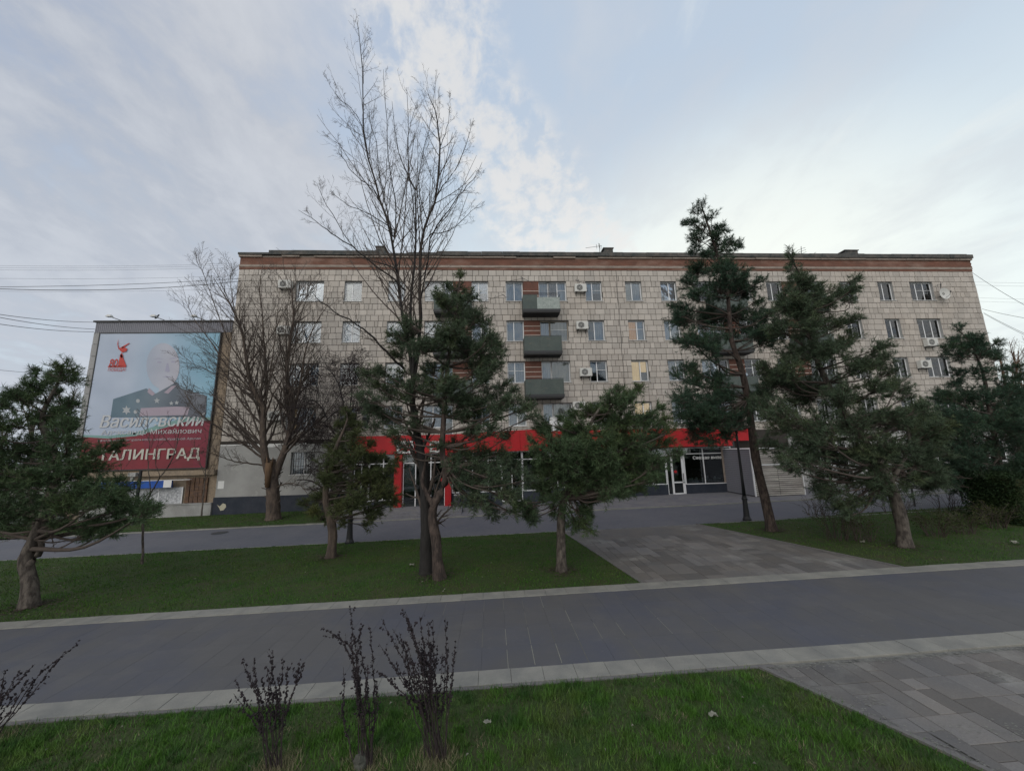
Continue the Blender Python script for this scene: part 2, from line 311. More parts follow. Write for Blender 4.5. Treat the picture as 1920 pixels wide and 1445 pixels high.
sheet('far_path', [(-55, FP0), (55, FP0), (55, FP1), (-55, FP1)], M['farpath'], -.02)
sheet('shop_pavement', [(-7.9, FP1+.12), (55, FP1+.12), (55, 30), (-7.9, 30)], M['plaza'], .0)
e = MB()
for x in np.arange(-20, 40, 1.0): e.box(x+.004, x+.996, FP1, FP1+.1, gz(x)-.1, gz(x)+.035)
tag(e.build('far_kerb', M['kerbs']), kind='structure')
e = MB()
for x in np.arange(-40, 3, 1.0): e.box(x+.004, x+.996, FP0-.07, FP0, gz(x)-.1, gz(x)+.012)
for x in np.arange(9, 30, 1.0): e.box(x+.004, x+.996, FP0-.07+(x-9)*.02, FP0+(x-9)*.02, gz(x)-.1, gz(x)+.012)
tag(e.build('lawn_edging', M['kerbs']), kind='structure')
# main path of large slabs
def slab_mesh(name, w, d, m, h=.03, bev=.006):
    b = MB(); x, y = w/2, d/2
    vs = [(-x, -y, -h), (x, -y, -h), (x, y, -h), (-x, y, -h), (-x, -y, -bev), (x, -y, -bev), (x, y, -bev), (-x, y, -bev), (-x+bev, -y+bev, 0), (x-bev, -y+bev, 0), (x-bev, y-bev, 0), (-x+bev, y-bev, 0)]
    fs = [(8, 9, 10, 11)]+[(i, (i+1)%4, 4+(i+1)%4, 4+i) for i in range(4)]+[(4+i, 4+(i+1)%4, 8+(i+1)%4, 8+i) for i in range(4)]
    b.add(vs, fs); return b.mesh(name, m)
path = sheet('main_path', [(XL, KN1), (XR, KN1), (XR, KF0), (XL, KF0)], M['joint'], -.012)
tilt = math.atan(SLOPE)
rows = 4; rh = (KF0-KN1)/rows; pw = .405
pm = slab_mesh('paving_slab', pw-.002, rh-.0015, M['path'], bev=.0008)
st = MB()
for r in range(rows):
    for i in range(-75, 90):
        x = i*pw; y = KN1+(r+.5)*rh
        if -10.8+.6*r*0 < x < 13.6 and (r+.5) and abs(x-1.4) < 12.2-0*r:
            if len([0]) and (x > -11):
                o = link('paving_slab', pm, path, (x, y, gz(x)+rnd.uniform(-.001, .001))); o.rotation_euler = (rnd.uniform(-.002, .002), -tilt+rnd.uniform(-.002, .002), 0); continue
        st.quad((x-pw/2+.005, y-rh/2+.0045, gz(x-pw/2)), (x+pw/2-.005, y-rh/2+.0045, gz(x+pw/2)), (x+pw/2-.005, y+rh/2-.0045, gz(x+pw/2)), (x-pw/2+.005, y+rh/2-.0045, gz(x-pw/2)))
o = st.build('paving_slab_field', M['paths'], path); o['kind'] = 'stuff'
jb = MB()                                   # pale sand washed into some of the cross joints
for i in range(-4, 12):
    for r in range(rows):
        x = (i+.5)*pw; a = max(0, 1-abs(x-1.5)/3.0)
        if rnd.random() > a*.85: continue
        y = KN1+r*rh; ya, yb = y+rnd.uniform(0, .12)*rh, y+rnd.uniform(.8, 1)*rh; w_ = .0022+.0026*a*(1.3-r*.3); jb.quad((x-w_, ya, gz(x)+.0025), (x+w_, ya, gz(x)+.0025), (x+w_, yb, gz(x)+.0025), (x-w_, yb, gz(x)+.0025))
o = jb.build('joint_sand', M['litter'], path); o['kind'] = 'stuff'
def kerb_row(name, y0, y1, xa, xb, w, top):
    base = sheet(name, [(XL, y0), (XR, y0), (XR, y1), (XL, y1)], M['mortar'], -.015)
    me = slab_mesh('kerb_slab', w-.004, y1-y0-.003, M['kerb'], .05, .003)
    s = MB()
    for i in range(int(-45/w), int(45/w)):
        x = i*w
        if xa < x < xb:
            o = link('kerb_slab', me, base, (x, (y0+y1)/2, gz(x)+top+rnd.uniform(-.003, .003))); o.rotation_euler = (rnd.uniform(-.005, .005), -tilt+rnd.uniform(-.004, .004), rnd.uniform(-.004, .004))
        else: s.quad((x-w/2+.004, y0, gz(x-w/2)+top), (x+w/2-.004, y0, gz(x+w/2)+top), (x+w/2-.004, y1, gz(x+w/2)+top), (x-w/2+.004, y1, gz(x-w/2)+top))
    o = s.build('kerb_slab_field', M['kerbs'], base); o['kind'] = 'stuff'
    return base
kn = kerb_row('near_kerb', KN0, KN1, -9, 10, .465, .018); kf = kerb_row('middle_kerb', KF0, KF1, -13, 15, .465, .018)
e = MB()
for x in np.arange(-12, 3.6, 1.0): e.box(x+.003, x+.997, KN0-.065, KN0-.004, gz(x)-.1, gz(x)+.02)
tag(e.build('near_lawn_edging', M['edge']), kind='structure')
e = MB()
def edge_line(fx, y0, y1, off, w=.07, n=8, top=.02):
    for i in range(n):
        a = y0+(y1-y0)*i/n+.003; b = y0+(y1-y0)*(i+1)/n-.003
        e.prism([(fx(a)+off, a), (fx(a)+off+w, a), (fx(b)+off+w, b), (fx(b)+off, b)], -.1, gz(fx(a))+top)
edge_line(Ax, KF1+.01, FP0, -.03); edge_line(Bx, KF1+.01, FP0, -.03, n=9); edge_line(Cx, -3, KN0-.07, -.03, n=10, top=.025)
tag(e.build('paving_edging', M['edge']), kind='structure')
# pavers of mixed sizes laid square to the path
def pavers(name, poly, inside, x0, x1, y0, y1, c, seed, keep):
    R = random.Random(seed); base = sheet(name, poly, M['sand'], -.012); nx, ny = int((x1-x0)/c), int((y1-y0)/c); used = set(); meshes = {}; s = MB(); cnt = 0
    for j in range(ny):
        for i in range(nx):
            if (i, j) in used: continue
            opts = [(2, 2), (1, 2), (1, 2), (2, 1), (1, 1), (1, 3), (2, 3)]; R.shuffle(opts)
            for a, b in opts+[(1, 1)]:
                cells = [(i+p, j+q) for p in range(a) for q in range(b)]
                if all(k not in used and k[0] < nx and k[1] < ny for k in cells): break
            used.update(cells); xa, ya, xb, yb = x0+i*c, y0+j*c, x0+(i+a)*c, y0+(j+b)*c
            cors = [inside(px, py) for px in (xa, xb) for py in (ya, yb)]
            if not any(cors) and max(min(xb, lim(name, q)[1])-max(xa, lim(name, q)[0]) for q in (ya, yb)) < .01: continue
            zz = R.uniform(-.002, .003)
            if all(cors) and cnt < 298 and keep(xa, ya):
                if (a, b) not in meshes: meshes[a, b] = slab_mesh('paver', a*c-.008, b*c-.008, M['paver'], .03, .004)
                o = link('paver', meshes[a, b], base, ((xa+xb)/2, (ya+yb)/2, gz((xa+xb)/2)+zz)); o.rotation_euler = (0, -tilt, 0); cnt += 1
            else:                                   # cut to the edging line
                P = []
                for (px, py) in ((xa+.004, ya+.004), (xb-.004, ya+.004), (xb-.004, yb-.004), (xa+.004, yb-.004)):
                    lo, hi = lim(name, py); P.append((min(max(px, lo), hi), py))
                if max(p[0] for p in P)-min(p[0] for p in P) < .02: continue
                s.quad(*[(px, py, gz(px)+zz) for px, py in P])
    if s.f: o = s.build('cut_pavers', M['paver'], base); o['kind'] = 'stuff'
    return base
def lim(name, y): return (Cx(y)+.05, 12.9) if name == 'near_paving' else (Ax(y)+.05, Bx(y)-.04)
pavers('near_paving', [(Cx(-3), -3), (13, -3), (13, KN0), (Cx(KN0), KN0)], lambda x, y: x > Cx(y)+.05 and y < KN0, 3.4, 12.9, 1.6, KN0-.005, .215, 3, lambda x, y: x < 11 and y > 2.2)
pavers('middle_paving', [(Ax(KF1), KF1), (Bx(KF1), KF1), (Bx(FP0), FP0), (Ax(FP0), FP0)], lambda x, y: Ax(y)+.05 < x < Bx(y)-.04, 2.6, 10.1, KF1, FP0, .25, 4, lambda x, y: y < 13.0)
# grass
def blades(name, polyfn, n, x0, x1, y0, y1, h, w, mat_, z=0., lean=.5, clump=0):
    P = NR.uniform((x0, y0), (x1, y1), (n, 2)); 
    if clump:
        C = NR.uniform((x0, y0), (x1, y1), (clump, 2)); k = NR.integers(0, clump, n//2); P[:n//2] = C[k]+NR.normal(0, .045, (n//2, 2))
    P = P[polyfn(P[:, 0], P[:, 1])]; n = len(P)
    hh = NR.uniform(.45, 1.2, n)*h*(1+.35*np.sin(P[:, 0]*3.1+np.sin(P[:, 1]*4.3))*np.sin(P[:, 1]*2.7)); ww = NR.uniform(.6, 1.2, n)*w
    a = NR.uniform(0, 2*np.pi, n); b = NR.uniform(0, 2*np.pi, n); zz = SLOPE*P[:, 0]+z
    V = np.zeros((n, 3, 3)); dx, dy = np.cos(a)*ww/2, np.sin(a)*ww/2
    V[:, 0] = np.stack([P[:, 0]-dx, P[:, 1]-dy, zz-.004], 1); V[:, 1] = np.stack([P[:, 0]+dx, P[:, 1]+dy, zz-.004], 1)
    le = NR.uniform(0, lean, n)*hh; V[:, 2] = np.stack([P[:, 0]+np.cos(b)*le, P[:, 1]+np.sin(b)*le, zz+hh*.9], 1)
    o = link(name, npmesh(name, V.reshape(-1, 3), np.arange(n*3).reshape(-1, 3), mat_)); o['kind'] = 'stuff'; return o
nl = lambda x, y: (x < Cx(y)-.03+NR.normal(0, .035, len(x))) & (y < KN0-.07+NR.normal(0, .03, len(x)))
ml = lambda x, y: x < Ax(y)-.03
rlw = lambda x, y: (x > Bx(y)+.04) & (y < np.where(x < 11, FP0, FP0+(x-11)*.09))
for nm, fn, args in (('near_grass', nl, (170000, -9, 6, 2.9, KN0-.03, .07, .009)), ('near_grass_far_side', None, None)):
    if fn: tag(blades(nm, fn, *args, M['grass'], lean=.9, clump=900), 'short green grass with paler tufts on the lawn nearest the viewer', 'grass')
tag(blades('near_dead_grass', nl, 5000, -9, 6, 2.9, KN0-.03, .05, .006, M['straw'], lean=1.4, clump=60), 'dry straw coloured blades scattered through the nearest lawn', 'grass')
tag(blades('middle_grass', ml, 110000, -20, 4, KF1+.01, FP0-.06, .045, .015, M['grassm'], lean=.8), 'short mown grass of the lawn under the middle pines', 'grass')
tag(blades('right_grass', rlw, 60000, 8, 28, KF1+.01, FP0+1.5, .045, .015, M['grassm'], lean=.8), 'short mown grass of the lawn under the right hand pines', 'grass')
tag(blades('back_grass', lambda x, y: x < -8.1, 26000, -30, -8, FP1+.12, 23.9, .05, .022, M['grassm'], z=.03, lean=.8), 'dim grass strip in front of the low block with the poster', 'grass')
for k, (px, py, n_) in enumerate(((814, 1428, 900), (684, 1442, 700), (516, 1446, 1100), (-22, 1392, 500))):
    g = gr(px, py); q = blades('bush_foot_grass', lambda x, y, g=g: (x-g[0])**2+(y-g[1])**2 < NR.uniform(0, .30, len(x))**2, n_*3, g[0]-.3, g[0]+.3, g[1]-.3, g[1]+.3, .11, .006, M['straw'], lean=1.0)
    tag(q, 'dry grass and twigs at the foot of the '+('largest bare bush', 'tall narrow bare bush', 'shorter brown bare bush', 'bare bush at the left border')[k], 'grass')
def scraps(name, n, x0, x1, y0, y1, fn, s, label):
    b = MB()
    P = NR.uniform((x0, y0), (x1, y1), (n, 2)); P = P[fn(P[:, 0], P[:, 1])]
    for x, y in P:
        r = s*rnd.uniform(.4, 1.3); a = rnd.uniform(0, 6.3); c, q = math.cos(a)*r, math.sin(a)*r; z = gz(x)+.045
        b.add([(x-c, y-q, z-.01), (x+q*.4, y-c*.4, z+.005), (x+c, y+q, z), (x-q*.4, y+c*.4, z+.012)], [(0, 1, 2), (0, 2, 3)])
    tag(b.build(name, M['litter']), label, 'leaves', kind='stuff')
scraps('fallen_leaves', 90, -7, 5, 3.1, KN0, nl, .018, 'pale fallen leaves and crumbs scattered on the nearest lawn')
scraps('fallen_leaves', 150, -16, 4, KF1+.1, FP0-.1, ml, .022, 'pale fallen leaves scattered on the middle lawn')
scraps('fallen_leaves', 60, 8, 22, KF1+.1, FP0, rlw, .024, 'pale fallen leaves scattered on the right hand lawn')
def crumple(px, py, s, label, cat='litter', name='paper_scrap'):
    p = gr(px, py); b = MB(); R = random.Random(px); vs = []; n = 5
    for j in range(n):
        for i in range(n): vs.append((p[0]+(i/(n-1)-.5)*s+R.uniform(-.1, .1)*s, p[1]+(j/(n-1)-.5)*s*.7+R.uniform(-.1, .1)*s, p[2]+.045+R.uniform(0, .35)*s))
    b.add(vs, [(j*n+i, j*n+i+1, (j+1)*n+i+1, (j+1)*n+i) for i in range(n-1) for j in range(n-1)])
    tag(b.build(name, M['litter']), label, cat)
crumple(1338, 1349, .10, 'crumpled pale scrap lying on the near lawn left of the corner paving'); crumple(914, 1362, .08, 'small crumpled white scrap on the near lawn right of the tall dark bush')
crumple(772, 1062, .12, 'pale scrap on the middle lawn just left of the dark double trunk'); crumple(1618, 1019, .12, 'pale scrap on the right lawn left of the leaning pine'); crumple(1905, 1021, .2, 'flat pale scrap on the right lawn at the edge of view')
# washed out sand and dust on the near paving
b = MB()
def blot(x, y, r):
    n = 7; b.add([(x+r*rnd.uniform(.5, 1.2)*math.cos(k*.8976), y+r*.7*rnd.uniform(.5, 1.2)*math.sin(k*.8976), gz(x)+.0040+rnd.uniform(0, .0006)) for k in range(n)], [tuple(range(n))])
for i in range(1100):
    x = rnd.uniform(3.9, 10); blot(x, KN0-.03-abs(rnd.gauss(0, .07)), rnd.uniform(.003, .02))
for i in range(330):
    y = rnd.uniform(3.0, 5.7); blot(Cx(y)+.07+abs(rnd.gauss(0, .06)), y, rnd.uniform(.003, .018))
for cx_, cy_, s_ in ((5.1, 4.35, .16), (5.6, 4.3, .12), (4.6, 4.9, .1), (6.6, 5.2, .12)):
    for i in range(70): blot(rnd.gauss(cx_, s_), rnd.gauss(cy_, s_*.5), rnd.uniform(.004, .02))
tag(b.build('sand', M['dust']), 'pale washed sand along the edges of the near paving', 'sand', kind='stuff')
# fallen needles and bark around the trunks, doubling as painted contact shade
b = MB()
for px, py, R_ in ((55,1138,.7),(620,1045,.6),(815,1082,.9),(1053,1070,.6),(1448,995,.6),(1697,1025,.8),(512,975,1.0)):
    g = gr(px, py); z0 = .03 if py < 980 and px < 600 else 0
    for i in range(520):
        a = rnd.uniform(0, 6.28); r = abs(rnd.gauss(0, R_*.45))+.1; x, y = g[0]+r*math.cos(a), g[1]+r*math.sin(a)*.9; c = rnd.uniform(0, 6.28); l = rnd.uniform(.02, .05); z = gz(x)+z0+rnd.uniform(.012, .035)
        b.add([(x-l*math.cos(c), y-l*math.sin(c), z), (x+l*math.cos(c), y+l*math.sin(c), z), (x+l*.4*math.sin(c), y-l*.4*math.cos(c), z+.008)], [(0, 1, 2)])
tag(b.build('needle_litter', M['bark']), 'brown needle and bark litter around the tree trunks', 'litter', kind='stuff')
# stone by the bushes
g = gr(675, 1444); b = MB(); RR = random.Random(4); pr_ = [(.035, -.02), (.06, .03), (.055, .08), (.062, .11), (.04, .15), (.012, .165)]; vs = []
for r, z in pr_:
    for k in range(9): q = r*RR.uniform(.75, 1.2); vs.append((g[0]+q*math.cos(k*.698), g[1]+q*math.sin(k*.698), g[2]+z+RR.uniform(-.01, .01)))
b.add(vs, [(i*9+k, i*9+(k+1) % 9, (i+1)*9+(k+1) % 9, (i+1)*9+k) for i in range(5) for k in range(9)]+[tuple(range(45, 54))])
tag(b.build('stone', M['rock']), 'grey lumpy stone at the foot of the middle bare bush', 'stone')
# ------------------------------------------------------------ the block of flats
D = 24.2; BX0, BX1 = -16.62, 36.1; ZT = 15.46; FL = 2.84; SILL5 = 13.2
bld = thing('apartment_building', 'long five storey block of flats in pale tiles, red brick band under the roof', 'building', (BX0, D, gz(BX0)))
BO = np.array([BX0, D, gz(BX0)])
def part(mb, name, mats, parent=None, **k):      # mesh given in world coordinates, hung on the building
    o = mb.build(name, mats, parent or bld, **k)
    o.location = tuple(-BO) if parent is None else (0, 0, 0); return o
WT = 1.42
cols = [('T', -12.84, -11.05), ('S', -9.69, -8.55), ('S', -6.8, -5.66), ('BR', -4.35, -2.45), ('S', -1.2, -.07), ('S', 1.14, 2.31), ('BL', 3.42, 5.35), ('S', 6.7, 7.86), ('S', 9.54, 10.7), ('S', 12.08, 13.22),
        ('BR', 14.45, 16.38), ('S', 17.49, 18.66), ('S', 19.87, 21.0), ('BL', 22.25, 24.15), ('S', 25.46, 26.6), ('S', 28.37, 29.51), ('T', 30.85, 32.66)]
panels = [(-2.45, -1.2), (2.31, 3.42), (16.38, 17.49), (21.0, 22.25)]
open_ = []      # (x0,x1,z0,z1)
wins = []
for f in range(4):                      # 0 = fifth floor
    zs = SILL5-f*FL
    for ty, a, b in cols:
        if ty in ('T', 'S'):
            if f == 3 and 24.9 < a < 25: continue
            open_.append((a, b, zs, zs+WT)); wins.append((ty, a, b, zs, zs+WT, f))
        else:
            dw = .68; zf = zs-.62
            da, db = (a, a+dw) if ty == 'BL' else (b-dw, b)
            wa, wb = (a+dw, b) if ty == 'BL' else (a, b-dw)
            open_.append((da, db, zf, zs+WT)); open_.append((wa, wb, zs, zs+WT)); wins.append((ty, a, b, zs, zs+WT, f))
SHOPZ = 4.3
gwin = (-12.35, -11.02, 1.98, 3.36); open_.append(gwin); wins.append(('G', *gwin[:2], *gwin[2:], 4))
# wall with openings
xsb = sorted({BX0, BX1} | {v for o in open_ for v in o[:2]}); zsb = sorted({-.6, ZT} | {v for o in open_ for v in o[2:]})
wall = MB()
for i in range(len(xsb)-1):
    for j in range(len(zsb)-1):
        mx_, mz = (xsb[i]+xsb[i+1])/2, (zsb[j]+zsb[j+1])/2
        if any(o[0] < mx_ < o[1] and o[2] < mz < o[3] for o in open_): continue
        wall.quad((xsb[i], D, zsb[j]), (xsb[i+1], D, zsb[j]), (xsb[i+1], D, zsb[j+1]), (xsb[i], D, zsb[j+1]))
RV = .20
wall.quad((BX0, D, -.6), (BX0, D, ZT), (BX0, D+12, ZT), (BX0, D+12, -.6)); wall.quad((BX1, D, -.6), (BX1, D+12, -.6), (BX1, D+12, ZT), (BX1, D, ZT)); wall.quad((BX0, D+12, -.6), (BX0, D+12, ZT), (BX1, D+12, ZT), (BX1, D+12, -.6))
part(wall, 'wall', M['mortar'])
def reveal(a, b, c, d):
    rv = MB()
    rv.quad((a, D-.02, c), (a, D+RV, c), (a, D+RV, d), (a, D-.02, d)); rv.quad((b, D-.02, c), (b, D-.02, d), (b, D+RV, d), (b, D+RV, c)); rv.quad((a, D-.02, d), (a, D+RV, d), (b, D+RV, d), (b, D-.02, d)); rv.quad((a, D-.02, c), (b, D-.02, c), (b, D+RV, c), (a, D+RV, c))
    return part(rv, 'window_reveal', M['plaster'])
for o_ in open_: reveal(*o_)
room = MB(); room.quad((BX0+.05, D+1.6, -.5), (BX1-.05, D+1.6, -.5), (BX1-.05, D+1.6, ZT), (BX0+.05, D+1.6, ZT))
for f in range(5): room.quad((BX0+.05, D+.25, SILL5-.75-f*FL), (BX1-.05, D+.25, SILL5-.75-f*FL), (BX1-.05, D+1.6, SILL5-.75-f*FL), (BX0+.05, D+1.6, SILL5-.75-f*FL))
part(room, 'interior', M['dark'])
# facing tiles in courses
CH = FL/7; jt = .024; tl = []
holes = [list(o) for o in open_]+[[a, b, SILL5-.62-f*FL-.02, SILL5-f*FL+WT] for a, b in panels for f in range(3)]
def sub(r, h):
    x0, x1, z0, z1 = r; a, b, c, d = h
    if a >= x1 or b <= x0 or c >= z1 or d <= z0: return [r]
    out = []
    if a-x0 > .04: out.append((x0, a-.004, z0, z1))
    if x1-b > .04: out.append((b+.004, x1, z0, z1))
    xa, xb = max(x0, a), min(x1, b)
    if z1-d > .04: out.append((xa, xb, d+.004, z1))
    if c-z0 > .04: out.append((xa, xb, z0, c-.004))
    return out
R = random.Random(11); k = 0
while True:
    z1 = ZT-.02-k*CH; z0 = z1-CH+jt
    if z0 < 3.85: break
    k += 1; x = BX0+R.uniform(.3, .6)-.6
    while x < BX1:
        w_ = R.choice((.36, .42, .46, .52, .31)) if R.random() < .87 else R.choice((.68, .22))
        r = (max(x, BX0+.003), min(x+w_-jt, BX1-.003), z0, z1); x += w_
        rs = [r] if r[1]-r[0] > .05 else []
        for h in holes: rs = [q for r2 in rs for q in sub(r2, h)]
        for q in rs: tl.append((q, len(rs) == 1 and rs[0] == r, round(w_, 2)))
# tall left bay goes down to the plinth in plaster; tiles only above 3.85
tmesh = {}
def tile_vs(a, b, c, d, y, t, bv=.008): return [(a, y, c), (b, y, c), (b, y, d), (a, y, d), (a, y-t+bv, c), (b, y-t+bv, c), (b, y-t+bv, d), (a, y-t+bv, d), (a+bv, y-t, c+bv), (b-bv, y-t, c+bv), (b-bv, y-t, d-bv), (a+bv, y-t, d-bv)]
TF = [(8, 9, 10, 11)]+[(i, (i+1)%4, 4+(i+1)%4, 4+i) for i in range(4)]+[(4+i, 4+(i+1)%4, 8+(i+1)%4, 8+i) for i in range(4)]
cand = [t for t in tl if t[1] and 4.9 < t[0][0] < 13.9 and t[0][2] > 5.4]
cand.sort(key=lambda t: abs(t[0][0]-8.5)+abs(t[0][2]-10)*.35); chosen = set(id(t) for t in cand[:299])
fld = MB()
for t in tl:
    a, b, c, d = t[0]; off = R.uniform(-.008, .008)
    if id(t) in chosen:
        key = (round(b-a, 3), round(d-c, 3))
        if key not in tmesh: tmesh[key] = MB().add(tile_vs(0, b-a, 0, d-c, .0, .03), TF).mesh('tile', M['tile'])
        o = link('tile', tmesh[key], bld, np.array([a, D+off-.002, c])-BO)
    else: fld.add(tile_vs(a, b, c, d, D-.001, .03+off), TF)
o = part(fld, 'tile_field', M['tiles']); o['kind'] = 'stuff'
# storey band of brick, ledges, ragged parapet
b = MB(); b.box(BX0-.03, BX1+.03, D-.06, D+12, ZT+.17, ZT+.33); part(b, 'stone_band', M['stone'])
b = MB(); b.box(BX0-.01, BX1+.01, D-.04, D+12, ZT+.002, ZT+.168); b.box(BX0+.01, BX1-.01, D-.035, D+12, ZT+.332, ZT+.86); part(b, 'brick_band', M['brick'])
b = MB(); x = BX0-.05
while x < BX1:
    l_ = R.uniform(.7, 1.6); 
    if R.random() > (.25 if x < -5 else .06): b.box(x, min(x+l_-.02, BX1+.08), D-.12-R.uniform(0, .03), D+.2, ZT+.862, ZT+1.0-R.uniform(0, .03))
    x += l_
b.box(BX0, BX1, D-.05, D+12, ZT+.861, ZT+.99); part(b, 'cornice_stone', M['stone'])
b = MB(); x = BX0-.08
while x < BX1+.1:
    l_ = R.uniform(.9, 2.2); t = ZT+1.30-(R.choice((0, 0, .10, .16)) if x < -4 else R.uniform(0, .02)); b.box(x, min(x+l_-.01, BX1+.12), D-.2-R.uniform(0, .03), D+.35, ZT+1.002, t); x += l_
b.box(BX0, BX1, D+.3, D+12, ZT+.992, ZT+1.1); part(b, 'parapet', M['slate'])
b = MB(); z = ZT+.86                        # the ragged ends of the band at both gables
for i in range(6): b.box(BX1+.012, BX1+.05+.04*(i % 2), D-.02, D+.4, ZT+.2+i*.13, ZT+.31+i*.13)
part(b, 'corner_brick', M['brick'])
for px0, px1, py in ((705, 721, 463), (1131, 1149, 466), (1583, 1608, 470)):
    p0, p1 = at(px0, py, D+2.5), at(px1, py, D+2.5); m_ = MB(); zt = p0[2]
    if px0 > 1000: m_.vprism([(p0[0]-.5, ZT+1.1), (p1[0], ZT+1.1), (p1[0], zt), (p0[0]+.1, zt)], D+2.5, D+3.6)
    else: m_.box(p0[0], p1[0], D+2.5, D+3.6, ZT+1.1, zt)
    m_.box(p0[0]-.02, p1[0]+.06, D+2.44, D+3.66, zt+.002, zt+.07)
    part(m_, 'roof_vent', M['slate'])
# plaster and plinth of the ground floor
b = MB(); gz0 = gwin
b.box(BX0+.003, gwin[0], D-.045, D, .79, 3.84); b.box(gwin[1], -7.6, D-.045, D, .79, 3.84); b.box(gwin[0], gwin[1], D-.045, D, .79, gwin[2]); b.box(gwin[0], gwin[1], D-.045, D, gwin[3], 3.84)
part(b, 'plaster_wall', M['plaster'])
b = MB(); b.box(BX0-.03, -7.6, D-.12, D, -.5, .785); part(b, 'plinth', M['navy'])
b = MB(); q = at(404, 905, D-.05); b.box(q[0]+.15, q[0]+.5, D-.052, D-.047, q[2]-.35, q[2]+.1); q = at(1, 1, 1)
part(b, 'painted_patch', M['white'])
pp = [at(px, py, D-.125) for px, py in ((407, 946), (412, 949), (418, 943), (423, 945), (424, 950), (419, 956), (413, 957), (411, 952))]
b = MB(); b.vprism([(p[0], p[2]) for p in pp], D-.128, D-.12); part(b, 'peeled_patch', M['peel'])
b = MB(); b.box(-14.8, -13.2, D-.05, D-.046, 3.7, 3.86); b.box(BX0+.02, -11.5, D-.06, D-.046, 3.84, 3.90); part(b, 'plaster_ledge', M['white'])
# the right end of the ground floor
b = MB(); b.box(19.8, BX1, D-.05, D, 1.0, 3.84); part(b, 'plaster_wall', M['plaster'])
b = MB(); b.box(19.8, BX1+.02, D-.1, D, -.3, .995); part(b, 'plinth', M['concrete'])
for i in range(8):
    x = 20.6+i*1.9; b = MB(); b.box(x, x+1.25, D-.09, D-.052, 1.6, 3.1); gw = part(b, 'window', M['upvc'])
    for xa in (.07, .66): b = MB(); b.box(x+xa, x+xa+.52, D-.1, D-.091, 1.67, 3.03); part(b, 'pane', M['shopglass'], gw)
# windows
def window(ty, a, b, z0, z1, f):
    o0 = np.array([a, D+RV-.06, z0]); R = random.Random(int(a*7+f*131)); fr = MB(); e = .055; yb, yf = .0, .055
    def bar(x0, x1, za, zb): fr.box(x0, x1, yb, yf, za, zb)
    W_, H_ = b-a, z1-z0; pan = []; zl = 0
    def frame(x0, x1, za, zb, divs):       # casement frame with panes between divs
        bar(x0, x1, za, za+e); bar(x0, x1, zb-e, zb); xs_ = [x0]+[x0+(x1-x0)*d for d in divs]+[x1]
        for i, xx in enumerate(xs_):
            h = e if i in (0, len(xs_)-1) else e*.9; xa = xx if i == 0 else (xx-e if i == len(xs_)-1 else xx-h/2); bar(xa, xa+h, za+e, zb-e)
        for i in range(len(xs_)-1): pan.append((xs_[i]+(e if i == 0 else e*.45), xs_[i+1]-(e if i == len(xs_)-2 else e*.45), za+e, zb-e))
    if ty == 'T': frame(0, W_, 0, H_, (.33, .66))
    elif ty in ('S', 'G'): frame(0, W_, 0, H_, (R.choice((.42, .5, .55)),))
    else:
        dw = .68; da, wa = (0, dw) if ty == 'BL' else (W_-dw, 0)
        frame(da, da+dw, -.62, H_, ()); frame(wa, wa+W_-dw, 0, H_, () if R.random() < .6 else (.5,))
    fo = fr.build('window', M['upvc'] if R.random() < .85 or f == 0 else M['wood'], bld, o0-BO)
    for i, (x0, x1, za, zb) in enumerate(pan):
        pm_ = MB(); pm_.box(x0+.001, x1-.001, .022, .03, za+.001, zb-.001); pm_.build('pane', M['glass'], fo)
        if R.random() < .3 and ty != 'G':
            zz = zb-.42*(zb-za); g = MB(); g.box(x0, x1, .004, .021, zz, zz+.02); g.build('glazing_bar', M['upvc'], fo)
        cm = M['cur'][R.choice((0, 0, 0, 1, 1, 1, 2, 3, 4))]
        if f == 2 and abs(a-9.54) < .1: cm = M['warm']
        if f == 1 and abs(a-9.54) < .1: cm = M['amber'] if i == 0 else M['cur'][1]
        if f == 3 and abs(a-6.7) < .1 and i == 1: cm = M['amber']
        if f == 3 and abs(a-9.54) < .1: cm = M['warm']
        if f == 3 and ty == 'T' and a < 0 and i == 0: cm = M['warm']
        c = MB(); n = 9; xs_ = [x0+(x1-x0)*j/n for j in range(n+1)]
        zc = za if R.random() < .8 else za+(zb-za)*.45
        for j in range(n): c.quad((xs_[j], .11+.018*(j % 2), zc), (xs_[j+1], .11+.018*((j+1) % 2), zc), (xs_[j+1], .11+.018*((j+1) % 2), zb), (xs_[j], .11+.018*(j % 2), zb))
        c.build('curtain', cm, fo)
    if ty in ('T', 'S', 'G'):
        s = MB(); s.box(-.05, W_+.05, -RV-.03, .0, -.035, -.003); s.build('sill', M['sill'], fo)
    else:
        wa, wb = (.68, W_) if ty == 'BL' else (0, W_-.68); s = MB(); s.box(wa+.01, wb+.03, -RV-.03, .0, -.035, -.003); s.build('sill', M['sill'], fo)
    if ty == 'G':
        g = MB()
        for i in range(9): g.box(.05+i*(W_-.1)/8-.008, .05+i*(W_-.1)/8+.008, -RV-.06, -RV-.045, .02, H_-.02)
        for z in (.05, .5, .95, H_-.05): g.box(0, W_, -RV-.044, -RV-.03, z, z+.02)
        g.build('window_grille', M['blk'], fo)
for wv in wins: window(*wv)
